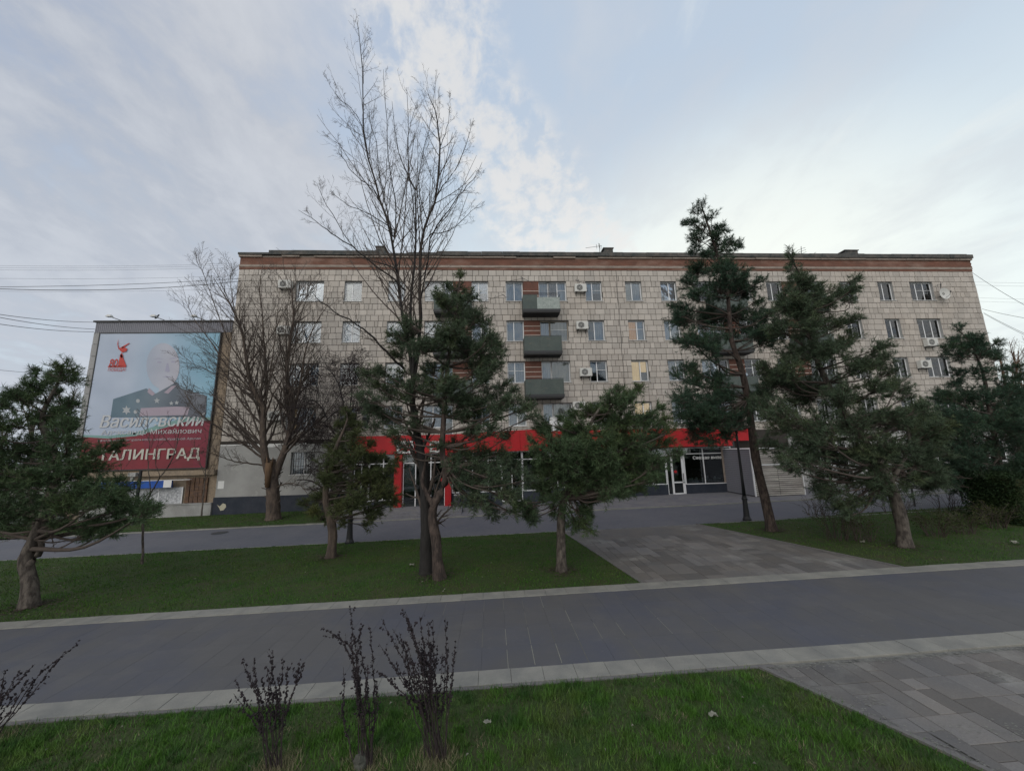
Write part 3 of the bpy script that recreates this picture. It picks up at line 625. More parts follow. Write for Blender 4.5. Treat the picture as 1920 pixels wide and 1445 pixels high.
# brown panels with pale stripes, balconies
for f in range(3):
    zs = SILL5-f*FL
    for a, b in panels:
        m_ = MB(); m_.box(a+.003, b-.003, D-.03, D+.02, zs-.62, zs+WT-.003); po = part(m_, 'balcony_panel', M['panel'])
        for i in range(3 if f else 2):
            z = zs+.38+i*.32; m_ = MB(); m_.box(a+.01, b-.01, D-.045, D-.031, z, z+.03); part(m_, 'stripe', M['stripe'], po)
def balcony(x0, x1, f, old=False):
    zf = SILL5-f*FL-.88; pr = .95; y0 = D-pr
    m_ = MB(); m_.box(x0, x1, y0, D-.031, zf-.30, zf-.12); bo = part(m_, 'balcony', M['slab'])
    m_ = MB(); m_.box(x0-.03, x1+.03, y0-.035, y0-.005, zf-.22, zf-.05); part(m_, 'slab_edge', M['dkgrey'], bo)
    xm = x0+(x1-x0)*(.38 if old else .42); n = 0
    for xa, xb in ((x0, xm-.004), (xm+.004, x1)):
        m_ = MB(); zt = zf+.92-(.16 if (old and xa > x0) else 0); m_.box(xa, xb, y0-.02, y0-.003, zf-.05, zt); part(m_, 'parapet_sheet', M['balcl'] if (old and xa > x0) else M['balc'], bo)
    for xx in (x0, x1-.015): m_ = MB(); m_.box(xx, xx+.015, y0, D-.05, zf-.05, zf+.92); part(m_, 'side_sheet', M['balc'], bo)
    m_ = MB(); m_.tube([(x0, y0, zf+.96), (x1, y0, zf+.96)], .018, 6)
    for xx in (x0, xm, x1): m_.tube([(xx, y0+.01, zf-.1), (xx, y0+.01, zf+.96)], .014, 6)
    if old: m_.tube([(x0, y0, zf+1.05), (x1, y0, zf+1.05)], .012, 6)
    part(m_, 'railing', M['dkgrey'], bo)
for f in range(3):
    balcony(2.22, 4.66, f, f == 0); balcony(-3.6, -1.18, f); balcony(15.2, 17.6, f); balcony(20.95, 23.35, f)
# white lower panel of the second floor balcony door
p0, p1 = at(1030, 782, D-.06), at(1060, 812, D-.06); b = MB(); b.box(p0[0], p1[0], D-.07, D-.032, p1[2], p0[2]); part(b, 'white_infill_panel', M['upvc'])
# service pipe / seam down the middle of the facade
b = MB(); zz = [at(1152, 508, D-.03), at(1158, 590, D-.03), at(1166, 690, D-.03), at(1170, 760, D-.03)]
b.tube([(8.95+.03*math.sin(i*2.1), D-.045, ZT-.02-i*.72) for i in range(16)], .014, 5); part(b, 'cable', M['dkgrey'])
# ------------------------------------------------------------ shops on the ground floor
YP = 21.8; PX0, PX1 = -7.85, 2.7; ZL = .30
def ext(px, py, Y=YP): return at(px, py, Y)
b = MB(); b.box(PX0, PX1, YP+.3, D-.15, ZL-.5, ZL-.01); part(b, 'shop_floor', M['concrete'])
b = MB(); b.box(PX0, PX1, YP+.05, D-.13, 3.98, 4.05); b.box(PX0, PX0+.12, YP+.3, D-.13, ZL, 3.97); b.box(PX1-.12, PX1, YP+.3, D-.13, ZL, 3.97); b.box(PX0+.12, PX1-.12, YP+1.8, YP+1.9, ZL, 3.97); part(b, 'shop_shell', M['dkgrey'])
# red fascia in panels
zb0, zt0 = ext(700, 853)[2], ext(700, 821)[2]
xs_ = np.linspace(PX0, PX1+.3, 9)
for i in range(8):
    t0, t1 = xs_[i]+.006, xs_[i+1]-.006
    def zt(x): return 4.12 if x < -2.4 else 4.12+.2*(x+2.4)/5.1
    m_ = MB(); m_.vprism([(t0, 3.10), (t1, 3.10), (t1, zt(t1)), (t0, zt(t0))], YP-.25-.004*(i % 2), YP-.10); part(m_, 'fascia_panel', M['red'])
# white sign boxes on the fascia above the entrance
for px0, px1, py0, py1 in ((744, 775, 827, 849), (806, 827, 827, 848)):
    p0, p1 = at(px0, py0, YP-.3), at(px1, py1, YP-.3); m_ = MB(); m_.box(p0[0], p1[0], YP-.30, YP-.255, p1[2], p0[2]); so = part(m_, 'fascia_sign', M['white'])
    m_ = MB(); h = p0[2]-p1[2]; w_ = p1[0]-p0[0]
    m_.box(p0[0]+.12*w_, p1[0]-.12*w_, YP-.306, YP-.301, p1[2]+h*.58, p1[2]+h*.72); m_.vprism([(p0[0]+.15*w_, p1[2]+.2*h), (p0[0]+.85*w_, p1[2]+.2*h), (p0[0]+.65*w_, p1[2]+.45*h), (p0[0]+.25*w_, p1[2]+.38*h)], YP-.306, YP-.301); part(m_, 'sign_mark', M['red'], so)
for x0, x1 in ((-5.42, -5.02), (-2.62, -2.28)):
    m_ = MB(); m_.box(x0, x1, YP-.22, YP+.2, .0, 3.098); part(m_, 'red_pillar', M['red'])
# glazing of the pavilion: frame lattice, glass, low stall riser
def glazed(x0, x1, y, z0, zt_, zm, posts, door=None, riser=None, nm='shop_window'):
    fr = MB(); e = .05; zb = riser if riser else z0
    fr.box(x0, x1, y, y+.06, zt_-e, zt_); fr.box(x0, x1, y, y+.06, zb, zb+e); fr.box(x0+e, x1-e, y+.001, y+.059, zm, zm+e)
    ps = [x0]+posts+[x1]
    for i, p in enumerate(ps):
        xa = p if i == 0 else (p-e if i == len(ps)-1 else p-e/2); fr.box(xa, xa+e, y-.002, y+.062, zb+e, zm); fr.box(xa, xa+e, y-.002, y+.062, zm+e, zt_-e)
    fo = part(fr, nm, M['upvc'])
    for i in range(len(ps)-1):
        g = MB(); g.box(ps[i]+e+.001, ps[i+1]-e-.001, y+.02, y+.032, zb+e, zm-.001); part(g, 'pane', M['shopglass'], fo)
        g = MB(); g.box(ps[i]+e+.001, ps[i+1]-e-.001, y+.02, y+.032, zm+e+.001, zt_-e); part(g, 'pane', M['shopglass'], fo)
    if riser: g = MB(); g.box(x0, x1, y-.06, y+.1, z0-.3, riser-.002); part(g, 'stall_riser', M['navy'])
    return fo
glazed(PX0+.13, -6.9, YP+.1, ZL, 3.09, 2.55, [-7.3], nm='shop_door_screen')
glazed(-6.89, -5.43, YP+.1, ZL, 3.09, 2.55, [-6.1], riser=.55)
glazed(-5.0, -2.64, YP+.1, .08, 3.09, 2.55, [-4.3, -3.45], nm='entrance_screen')
glazed(-2.26, .55, YP+.1, ZL, 3.09, 2.6, [-1.1, -.2], riser=.85)
glazed(.56, 1.75, YP+.1, ZL, 3.09, 2.6, [1.15], nm='shop_door_screen'); glazed(1.76, PX1-.02, YP+.1, ZL, 3.09, 2.6, [], riser=.85)
# shelves with white things behind the glass
b = MB(); RR = random.Random(3)
for i in range(60):
    x = RR.uniform(-2.0, 2.4); z = RR.choice((.9, 1.25)); h = RR.uniform(.08, .25); b.box(x, x+RR.uniform(.05, .16), YP+.4, YP+.5, z, z+h)
b.box(-2.2, 2.5, YP+.35, YP+.7, .86, .9); part(b, 'shop_display', M['white'])
pp = at(728, 880, YP+.5)
b = MB(); b.box(-4.9, -4.35, YP+.25, YP+.26, 1.0, 2.4); part(b, 'window_poster', M['film'])
b = MB(); c_ = at(808, 905, YP+.09)
for i in range(5): b.lathe([(.045+.02*(i % 2), 0), (.045, .05)], 10, (c_[0], YP+.3, .9+i*.16))
part(b, 'white_figure_row', M['white'])
c_ = at(828, 900, YP+.09); b = MB(); b.vprism([(c_[0]-.16, c_[2]-.05), (c_[0]+.16, c_[2]-.05), (c_[0]+.12, c_[2]+.12), (c_[0]-.12, c_[2]+.12)], YP+.085, YP+.092); part(b, 'red_sticker', M['red'])
# entrance steps and the ramp landing
st_ = MB()
tag(link('landing', None), None) if False else None
for i, (z, y) in enumerate(((-.02, 20.0), (.08, 20.38), (.18, 20.76))):
    m_ = MB(); m_.box(-5.9, -1.6, y, 24.0-.02*i if i == 2 else y+.40, -.4, z+.03*1)
    if i == 0: s0 = m_.build('entrance_step', M['plaza']); s0['kind'] = 'structure'
    else: q = m_.build('entrance_step', M['plaza']); q['kind'] = 'structure'
m_ = MB(); m_.box(-7.85, -5.92, 20.5, YP+.35, -.4, ZL-.03); m_.box(-1.58, PX1, 20.9, YP+.35, -.4, .12); q = m_.build('shop_terrace', M['plaza']); q['kind'] = 'structure'
# right hand shop flush with the facade
YR = 23.78
for i in range(9):
    t0 = 3.02+i*1.365; m_ = MB(); m_.box(t0+.004, t0+1.36, 23.2-.003*(i % 2), 23.35, 3.10 if i != 3 else 3.09, 4.26); part(m_, 'fascia_panel', M['red'])
m_ = MB(); m_.box(15.32, 17.05, 23.72, 23.86, 3.40, 4.2); part(m_, 'fascia_panel', M['red'])
m_ = MB(); m_.box(PX1+.1, 15.3, 23.36, D-.14, 4.1, 4.16); m_.box(PX1, 15.3, YR+1.2, YR+1.3, 0, 4.1); m_.box(15.55, 15.8, YR, YR+1.3, 0, 3.4); part(m_, 'shop_shell', M['dkgrey'])
glazed(2.72, 11.1, YR, .12, 3.05, 2.55, [4.1, 5.2, 6.5, 7.9, 9.2, 10.2], riser=.78)
ds = glazed(11.12, 12.28, YR, .12, 3.05, 2.62, [11.45], nm='shop_door')
m_ = MB(); m_.box(11.5, 12.24, YR-.02, YR+.0, .85, .93); m_.box(12.1, 12.24, YR-.02, YR-.001, .18, 2.6); m_.box(11.45, 11.53, YR-.02, YR-.001, .18, 2.6); m_.box(11.54, 12.09, YR-.019, YR-.001, .16, .24); part(m_, 'door_leaf', M['upvc'], ds)
m_ = MB(); m_.box(12.14, 12.17, YR-.07, YR-.04, 1.0, 1.45); part(m_, 'handle', M['dkgrey'], ds)
m_ = MB(); q = at(1267, 884, YR-.02); m_.vprism([(q[0]+.11*math.cos(a*.785), q[2]+.09*math.sin(a*.785)) for a in range(8)], YR+.012, YR+.018); part(m_, 'red_sticker', M['red'], ds)
glazed(12.3, 15.5, YR, .12, 3.05, 2.62, [13.6, 14.9], riser=.74)
m_ = MB(); m_.box(14.82, 15.0, YR-.03, YR-.005, .8, 3.04); part(m_, 'pale_post', M['stone'])
b = MB(); RR = random.Random(9)
for i in range(36):
    x = RR.uniform(12.5, 15.2); z = .82; h = RR.uniform(.08, .4); b.box(x, x+RR.uniform(.05, .14), YR+.3, YR+.4, z, z+h)
part(b, 'shop_display', M['white'])
# ribbed annex standing forward
AX0, AX1, AY = 14.95, 17.85, 21.15; az = gz(16.4); AZ = at(1460, 841, AY)[2]
b = MB(); b.box(AX0+.02, AX1-.02, AY+.03, YR+.3, az, AZ); an = part(b, 'annex', M['dkgrey'])
zc = az+.04; i = 0
while zc < AZ-.12:
    for x0, x1 in ((AX0, (AX0+AX1)/2-.01), ((AX0+AX1)/2+.01, AX1)):
        m_ = MB(); j = RR.uniform(-.012, .012); m_.add([(x0, AY-.045, zc), (x1, AY-.045, zc+j), (x1, AY-.01, zc+.078+j), (x0, AY-.01, zc+.078), (x0, AY+.03, zc+.078), (x1, AY+.03, zc+.078+j)], [(0, 1, 2, 3), (3, 2, 5, 4)]); part(m_, 'slat', M['rib'], an)
    m_ = MB(); m_.box(AX0-.02, AX0+.018, AY+.05, YR-.05, zc, zc+.095); part(m_, 'side_slat', M['corr'], an)
    zc += .112
m_ = MB(); m_.box(AX0-.045, AX0+.01, AY-.05, AY+.03, az, AZ); m_.box(AX1-.01, AX1+.03, AY-.05, AY+.03, az, AZ); m_.box(AX0-.04, AX1+.03, AY-.055, AY-.035, az+1.72, az+1.78); m_.box(AX0-.06, AX1+.06, AY-.08, YR-.1, AZ+.002, AZ+.06); part(m_, 'annex_trim', M['upvc'], an)
# ------------------------------------------------------------ the low block with the poster
bl = thing('low_annex_building', 'low windowless block with a giant poster, left of the block of flats', 'building', (-20.9, D, gz(-20.9))); LO = np.array([-20.9, D, gz(-20.9)])
def lpart(mb, name, mats, parent=None):
    o = mb.build(name, mats, parent or bl); o.location = tuple(-LO) if parent is None else (0, 0, 0); return o
LX0, LX1, LZ = -25.05, BX0-.04, 11.8
b = MB(); b.box(LX0+.02, LX1, D+.03, D+14, -.7, LZ-.05); lpart(b, 'wall', M['tan'])
k = 0
for z in np.arange(.9, 11.0, .79):
    m_ = MB(); m_.box(LX0, LX0+.42, D-.03-.01*(k % 2), D+.4, z, z+.765); lpart(m_, 'corner_block', M['greytile']); k += 1
x = LX0+.01
b = MB()
for i in range(72):
    x0 = LX0+.02+i*(LX1-LX0-.03)/72; w_ = (LX1-LX0-.03)/72; b.add([(x0, D-.02, 11.1), (x0+w_*.25, D-.05, 11.1), (x0+w_*.6, D-.05, 11.1), (x0+w_*.85, D-.02, 11.1), (x0, D-.02, LZ), (x0+w_*.25, D-.05, LZ), (x0+w_*.6, D-.05, LZ), (x0+w_*.85, D-.02, LZ), (x0+w_, D-.02, 11.1), (x0+w_, D-.02, LZ)], [(0, 1, 5, 4), (1, 2, 6, 5), (2, 3, 7, 6), (3, 8, 9, 7)])
o = lpart(b, 'corrugated_fascia', M['corr'])
b = MB(); b.box(LX0-.08, LX1, D-.12, D+14, LZ+.002, LZ+.1); lpart(b, 'roof_edge', M['blk'])
for i, z in enumerate(np.arange(2.7, 11.0, .39)):           # blocks of the tan pilaster beside the poster
    m_ = MB(); s_ = .33 if i % 2 else .0
    m_.box(-17.15, -17.12+.25+s_*.4, D-.02, D+.05, z, z+.375); m_.box(-17.11+.26+s_*.4, LX1, D-.012, D+.05, z, z+.375); lpart(m_, 'wall_block', M['tan'])
b = MB(); b.box(-24.7, LX1, D-.25, D+.02, 2.14, 2.42); lpart(b, 'ledge', M['tan'])
b = MB(); b.box(-24.0, LX1-.02, D-.20, D+.02, -.6, .44); b.box(-24.0, LX1-.02, D-.24, D+.02, .441, .50); lpart(b, 'plinth', M['concrete'])
b = MB(); b.box(-23.9, -18.5, D-.04, D+.02, .51, 1.45); fo = lpart(b, 'filmed_window', M['film'])
for i in range(5): m_ = MB(); m_.box(-23.9+i*1.34, -23.85+i*1.34, D-.06, D-.041, .51, 1.45); lpart(m_, 'mullion', M['upvc'], fo)
RR = random.Random(5)
for i in range(5):
    for j in range(4):
        m_ = MB(); x0 = -18.35+i*.25; z0 = .52+j*.37; m_.box(x0+RR.uniform(0, .03), x0+.235, D-.05-RR.uniform(0, .03), D+.02, z0, z0+.35); lpart(m_, 'rough_stone', M['rust'])
b = MB(); b.box(-23.6, -18.95, D-.42, D-.26, 1.47, 1.88); sg = lpart(b, 'blue_shop_sign', M['blue'])
b = MB(); b.box(-19.35, -18.9, D-.43, D-.425, 1.48, 1.9); b.box(-23.6, -17.9, D-.44, D-.24, 1.885, 1.91); lpart(b, 'sign_end_panel', M['white'], sg)
# ------------------------------------------------------------ the poster
BY = D-.12; P0, P1 = at(188.5, 625.5, BY), at(413, 627, BY); bbx0, bbx1, bbz0, bbz1 = P0[0], P1[0], at(389, 876, BY)[2], P0[2]
bb = thing('poster_banner', 'giant blue and red poster of an officer in uniform with Cyrillic lettering', 'poster', (bbx0, BY, bbz0)); QO = np.array([bbx0, BY, bbz0])
def pmat(name, c0, c1, hor, z0, z1, extra=None):      # printed ink: the poster's own fade from one colour to another
    m = mat(name, (.5, .5, .5), .55, .03); t = m.node_tree; p = [q for q in t.nodes if q.type == 'BSDF_PRINCIPLED'][0]
    for l_ in list(p.inputs['Base Color'].links): t.links.remove(l_)
    g = t.nodes.new('ShaderNodeNewGeometry'); s = t.nodes.new('ShaderNodeSeparateXYZ'); t.links.new(g.outputs['Position'], s.inputs[0])
    r = t.nodes.new('ShaderNodeMapRange'); t.links.new(s.outputs['X' if hor else 'Z'], r.inputs[0]); r.inputs[1].default_value = z0; r.inputs[2].default_value = z1
    x = t.nodes.new('ShaderNodeMix'); x.data_type = 'RGBA'; t.links.new(r.outputs[0], x.inputs[0]); x.inputs[6].default_value = (*c0, 1); x.inputs[7].default_value = (*c1, 1)
    z = t.nodes.new('ShaderNodeTexNoise'); t.links.new(g.outputs['Position'], z.inputs[0]); z.inputs['Scale'].default_value = .5
    y = t.nodes.new('ShaderNodeMix'); y.data_type = 'RGBA'; y.inputs[0].default_value = .2; t.links.new(x.outputs[2], y.inputs[6]); t.links.new(z.outputs[0], y.inputs[7]); t.links.new(y.outputs[2], p.inputs['Base Color']); return m
M['pback'] = pmat('poster_sky_print', (.42, .50, .64), (.16, .42, .58), True, bbx0+2, bbx1)
M['pred'] = mat('poster_red_print', (.25, .032, .045), .5, .05, col2=(.17, .03, .04), vs=.5)
M['pwhite'] = mat('poster_white_print', (.52, .53, .54), .5, .03); M['pcream'] = mat('poster_cream_print', (.50, .49, .43), .5, .03)
M['pteal'] = pmat('poster_uniform_print', (.05, .13, .19), (.035, .05, .085), True, bbx0+2.4, bbx1-1.6); M['pface'] = pmat('poster_face_print', (.36, .42, .54), (.47, .46, .53), True, bbx0+2.7, bbx0+5.2)
M['plogo'] = mat('poster_logo_red', (.50, .06, .05), .5, .03); M['pgreen'] = mat('poster_green_print', (.20, .34, .32), .5, .05); M['prib'] = mat('poster_ribbon_print', (.38, .32, .38), .5, .2, stretch=(6, 1, 1)); M['pdark'] = mat('poster_dark_print', (.03, .04, .07), .5, .05)
def flat(pts, name, m, lay, parent=bb):                # a flat printed shape given by photo pixels on the poster
    q = [at(px, py, BY) for px, py in pts]; y = -.004*lay
    me = MB().quad(*[(p[0]-QO[0], y, p[2]-QO[2]) for p in q]).mesh(name, m); return link(name, me, parent)
b = MB(); b.box(0, bbx1-bbx0, 0, .06, 0, bbz1-bbz0); b.build('poster_sheet', M['pback'], bb)
fr = MB(); W_, H_ = bbx1-bbx0, bbz1-bbz0
fr.box(-.06, 0, -.02, .08, -.06, H_+.06); fr.box(W_, W_+.06, -.02, .08, -.06, H_+.06); fr.box(0, W_, -.02, .08, -.06, 0); fr.box(0, W_, -.02, .08, H_, H_+.06); fr.build('poster_frame', M['dkgrey'], bb)
def up(zpx, zpy): return [(150+x/3.907, 590+y/3.907) for x, y in zip(zpx, zpy)]
def ell(cx, cy, rx, ry, n=28, a0=0, a1=2*math.pi): return [(cx+rx*math.cos(a0+(a1-a0)*i/n), cy+ry*math.sin(a0+(a1-a0)*i/n)) for i in range(n)]
r_ = [(p[0], p[1]) for p in ((159, 816), (200, 826), (270, 822), (330, 812), (372, 806), (399, 790), (392, 868), (391, 876), (147, 879))]
def wpoly(pts, name, m, lay): 
    me = MB().quad(*[(x*W_, -.004*lay, z*H_) for x, z in pts]).mesh(name, m); return link(name, me, bb)
wpoly([(0, 0), (1, 0), (1, .33), (.8, .325), (.6, .28), (.42, .235), (.2, .22), (0, .235)], 'flag_red', M['pred'], 1)
wpoly([(0, .235), (.2, .22), (.42, .235), (.6, .28), (.8, .325), (1, .33), (1, .36), (.8, .36), (.6, .315), (.42, .262), (.2, .24), (0, .25)], 'flag_green', M['pgreen'], 2)
wpoly([(.45, .24), (.62, .285), (.8, .33), (1, .335), (1, .0), (.9, .0), (.9, .15), (.5, .15)], 'flag_shade', mat('poster_maroon', (.20, .03, .05), .5), 3)
flat(ell(306, 686, 31, 43, 30), 'portrait_head', M['pface'], 4)
flat([(300, 722), (326, 718), (332, 738), (296, 742)], 'portrait_neck', M['pface'], 4.3)
M['pshade'] = mat('poster_face_shade', (.36, .36, .47), .55, .03)
flat([(287, 674), (297, 671), (308, 673), (297, 673)], 'portrait_brow', M['pshade'], 5); flat([(317, 673), (326, 670), (334, 672), (326, 672.5)], 'portrait_brow', M['pshade'], 5)
flat(ell(299, 679, 4.5, 1.6, 12), 'portrait_eye', M['pshade'], 5); flat(ell(325, 678, 4.2, 1.5, 12), 'portrait_eye', M['pshade'], 5)
flat([(313, 681), (316, 681), (319, 696), (315, 698), (310, 696)], 'portrait_nose', M['pshade'], 5); flat([(304, 706), (314, 705), (324, 706), (314, 708)], 'portrait_mouth', M['pshade'], 5)
flat([(213, 748), (275, 728), (292, 738), (318, 724), (331, 716), (340, 728), (388, 742), (387, 774), (384, 782), (208, 782)], 'portrait_uniform', M['pteal'], 6)
flat([(280, 727), (292, 738), (286, 742), (277, 735)], 'collar_mark', M['prib'], 7); flat([(322, 724), (332, 722), (316, 738), (308, 736)], 'collar_mark', M['prib'], 7)
flat([(265, 765), (330, 762), (356, 763), (352, 778), (262, 780)], 'medal_ribbon', M['prib'], 7)
def star(cx, cy, r, r2, n=5, name='star', m=None, lay=8, a0=-math.pi/2):
    P = [(cx+(r if i % 2 == 0 else r2)*math.cos(a0+i*math.pi/n), cy+(r if i % 2 == 0 else r2)*math.sin(a0+i*math.pi/n)) for i in range(2*n)]
    q = [at(px, py, BY) for px, py in P]; c = at(cx, cy, BY); mb = MB(); vs = [(p[0]-QO[0], -.004*lay, p[2]-QO[2]) for p in q]+[(c[0]-QO[0], -.004*lay, c[2]-QO[2])]
    mb.add(vs, [(i, (i+1) % (2*n), 2*n) for i in range(2*n)]); return link(name, mb.mesh(name, m or M['pcream']), bb)
M['pcream'] = mat('poster_pale_print', (.40, .42, .44), .5, .03); star(295, 751, 6, 2.6); star(238, 769, 9, 4.5, 6, 'order_star'); star(322, 756, 4.5, 2); star(332, 755, 4.5, 2)
for cx, cy in ((259.5, 751.5), (255, 772)): flat(ell(cx, cy, 3.6, 3.6, 14), 'button', M['pcream'], 8)
def text(s, px0, py0, px1, py1, m, lay=9, name='lettering', shear=0., parent=bb, bold=.02):
    cu = bpy.data.curves.new(name, 'FONT'); cu.body = s; cu.size = 1; cu.offset = bold; cu.shear = shear
    o = bpy.data.objects.new(name, cu); SC.collection.objects.link(o); dg = bpy.context.evaluated_depsgraph_get(); me = bpy.data.meshes.new_from_object(o.evaluated_get(dg)); bpy.data.objects.remove(o)
    V = np.zeros(len(me.vertices)*3); me.vertices.foreach_get('co', V); V = V.reshape(-1, 3); lo, hi = V.min(0), V.max(0)
    a, b_ = at(px0, py1, BY), at(px1, py0, BY)
    X = (V[:, 0]-lo[0])/(hi[0]-lo[0])*(b_[0]-a[0])+a[0]-QO[0]; Z = (V[:, 1]-lo[1])/(hi[1]-lo[1])*(b_[2]-a[2])+a[2]-QO[2]
    V = np.stack([X, np.full(len(X), -.004*lay), Z], 1); me.vertices.foreach_set('co', V.ravel()); me.materials.clear(); me.materials.append(m); me.update(); return link(name, me, parent)
text('Василевский', 187, 774, 385, 802, M['pwhite'], shear=.15, bold=0); text('Василевский', 188.2, 774, 386.2, 802, M['pwhite'], 9.5, shear=.15, bold=0)
text('Александр Михайлович', 190, 802, 379, 818, M['pwhite'], bold=0)
text('начальник Генерального штаба Красной Армии', 184, 819, 377, 829, M['pcream'], bold=0)
M['plet'] = mat('poster_letter_print', (.52, .51, .45), .5, .03); text('СТАЛИНГРАД', 161, 839, 376, 868, M['plet'], bold=0); text('СТАЛИНГРАД', 162.3, 839, 377.3, 868, M['plet'], 9.5, bold=0)
text('80', 205, 673, 223, 688, M['plogo'], bold=.01, shear=.1); text('ПОБЕДА!', 203, 690, 237, 697, M['plogo'], bold=0)
flat([(203, 688.5), (237, 688.5), (238, 686), (204, 686)], 'emblem_bar', M['plogo'], 9)
flat([(222, 687), (226, 666), (229, 664), (238, 686)], 'emblem_figure', M['plogo'], 9)
flat([(224, 653), (232, 650), (240, 654), (238, 659), (230, 661), (226, 657)], 'emblem_torso', M['plogo'], 9)
flat([(228, 651), (243, 643), (244, 644), (231, 653)], 'emblem_arm', M['plogo'], 9); flat([(223, 655), (221, 645), (223, 635), (222.5, 646), (225, 655)], 'emblem_blade', M['plogo'], 9)
flat([(226, 666), (229, 661), (232, 668), (229, 672)], 'emblem_waist', M['plogo'], 9)
# ------------------------------------------------------------ trees
def smooth(P, n):                       # resample a rough polyline smoothly (Catmull-Rom)
    P = np.asarray(P, float); Q = np.vstack([2*P[0]-P[1], P, 2*P[-1]-P[-2]]); out = []
    m = len(P)-1
    for u in np.linspace(0, m, n):
        i = min(int(u), m-1); t = u-i; a, b, c, d = Q[i], Q[i+1], Q[i+2], Q[i+3]
        out.append(.5*((2*b)+(-a+c)*t+(2*a-5*b+4*c-d)*t*t+(-a+3*b-3*c+d)*t**3))
    return np.array(out)
def tubes(lines, sides):                # lines: list of (P(n,3), R(n)); grouped by length and built at once
    V = []; F = []; base = 0; byn = {}
    for P, R in lines: byn.setdefault(len(P), []).append((P, R))
    for n, L_ in byn.items():
        P = np.array([l[0] for l in L_]); R = np.array([l[1] for l in L_]); T = np.empty_like(P); T[:, 1:-1] = P[:, 2:]-P[:, :-2]; T[:, 0] = P[:, 1]-P[:, 0]; T[:, -1] = P[:, -1]-P[:, -2]
        T /= np.linalg.norm(T, axis=2, keepdims=True)+1e-9
        A = np.cross(T, np.array([.31, .17, .93])*1.0); bad = np.linalg.norm(A, axis=2) < .15; A[bad] = np.cross(T[bad], np.array([1., .2, 0])); A /= np.linalg.norm(A, axis=2, keepdims=True)+1e-9; B = np.cross(T, A)
        an = np.arange(sides)*2*np.pi/sides
        ring = P[:, :, None, :]+(A[:, :, None, :]*np.cos(an)[None, None, :, None]+B[:, :, None, :]*np.sin(an)[None, None, :, None])*R[:, :, None, None]
        V.append(ring.reshape(-1, 3)); m = len(L_)
        b0 = base+np.arange(m)[:, None, None]*n*sides; i = np.arange(n-1)[None, :, None]*sides; k = np.arange(sides)[None, None, :]; k2 = (k+1) % sides
        F.append(np.stack([b0+i+k, b0+i+k2, b0+i+sides+k2, b0+i+sides+k], -1).reshape(-1, 4)); base += m*n*sides
    return np.vstack(V), np.vstack(F)
def tube_obj(name, lines, sides, m, parent, org, sm=True):
    if not lines: return None
    V, F = tubes(lines, sides); return link(name, npmesh(name, V-org, F, m, sm), parent)
def knobbly(P, R, amp, rg):             # a less than perfect trunk
    R = np.array(R)*(1+rg.uniform(-amp, amp, len(R))); return P, R
def interp(P, t):
    u = t*(len(P)-1); i = min(int(u), len(P)-2); return P[i]*(1-(u-i))+P[i+1]*(u-i), (P[i+1]-P[i])/(np.linalg.norm(P[i+1]-P[i])+1e-9), i
def plen(P): return float(np.linalg.norm(np.diff(P, axis=0), axis=1).sum())
def spawn(par, n, lf, ang, up, rf, rg, t0=.15, npt=6, taper=.3, wob=.12, minr=.002, t1=.97, droop=0., tp=.6, side=None):
    P, R = par; Lp = plen(P); out = []
    for k in range(n):
        t = t0+(t1-t0)*(k+rg.uniform(0, 1))/n; p, d, i = interp(P, t)
        q = rg.normal(size=3); q -= d*(q@d)
        if side is not None: q += side
        q /= np.linalg.norm(q)+1e-9
        a = rad(ang)*rg.uniform(.7, 1.3); d = d*math.cos(a)+q*math.sin(a); L_ = max(Lp*lf*(1-tp*t)*rg.uniform(.55, 1.25), .08)
        r0 = max(min(R[i]*.8, R[i]*rf*rg.uniform(.7, 1.1)), minr); Q = [p]; z = p
        for s in range(npt-1):
            d = d+np.array([0, 0, up-droop*s/npt])*.5+rg.normal(0, wob, 3); d /= np.linalg.norm(d); z = z+d*L_/(npt-1); Q.append(z)
        out.append((np.array(Q), np.linspace(r0, max(r0*taper, minr*.6), npt)))
    return out
def leader(pts, Y, dy0, dy1, r0, r1, n=14, wob=.0, rg=None):
    m = len(pts); P = np.array([at(px, py, Y+dy0+(dy1-dy0)*i/max(m-1, 1)) for i, (px, py) in enumerate(pts)]); P = smooth(P, n)
    u = np.linspace(0, 1, n); R = r0*(1-u)**.9+r1*(1-(1-u)**.9); return P, R
def flare(P, R, k=.28):
    P = P.copy(); P[0, 2] -= .06; R = R.copy(); R[0] *= 1+k; R[1] *= 1+k*.15; return P, R
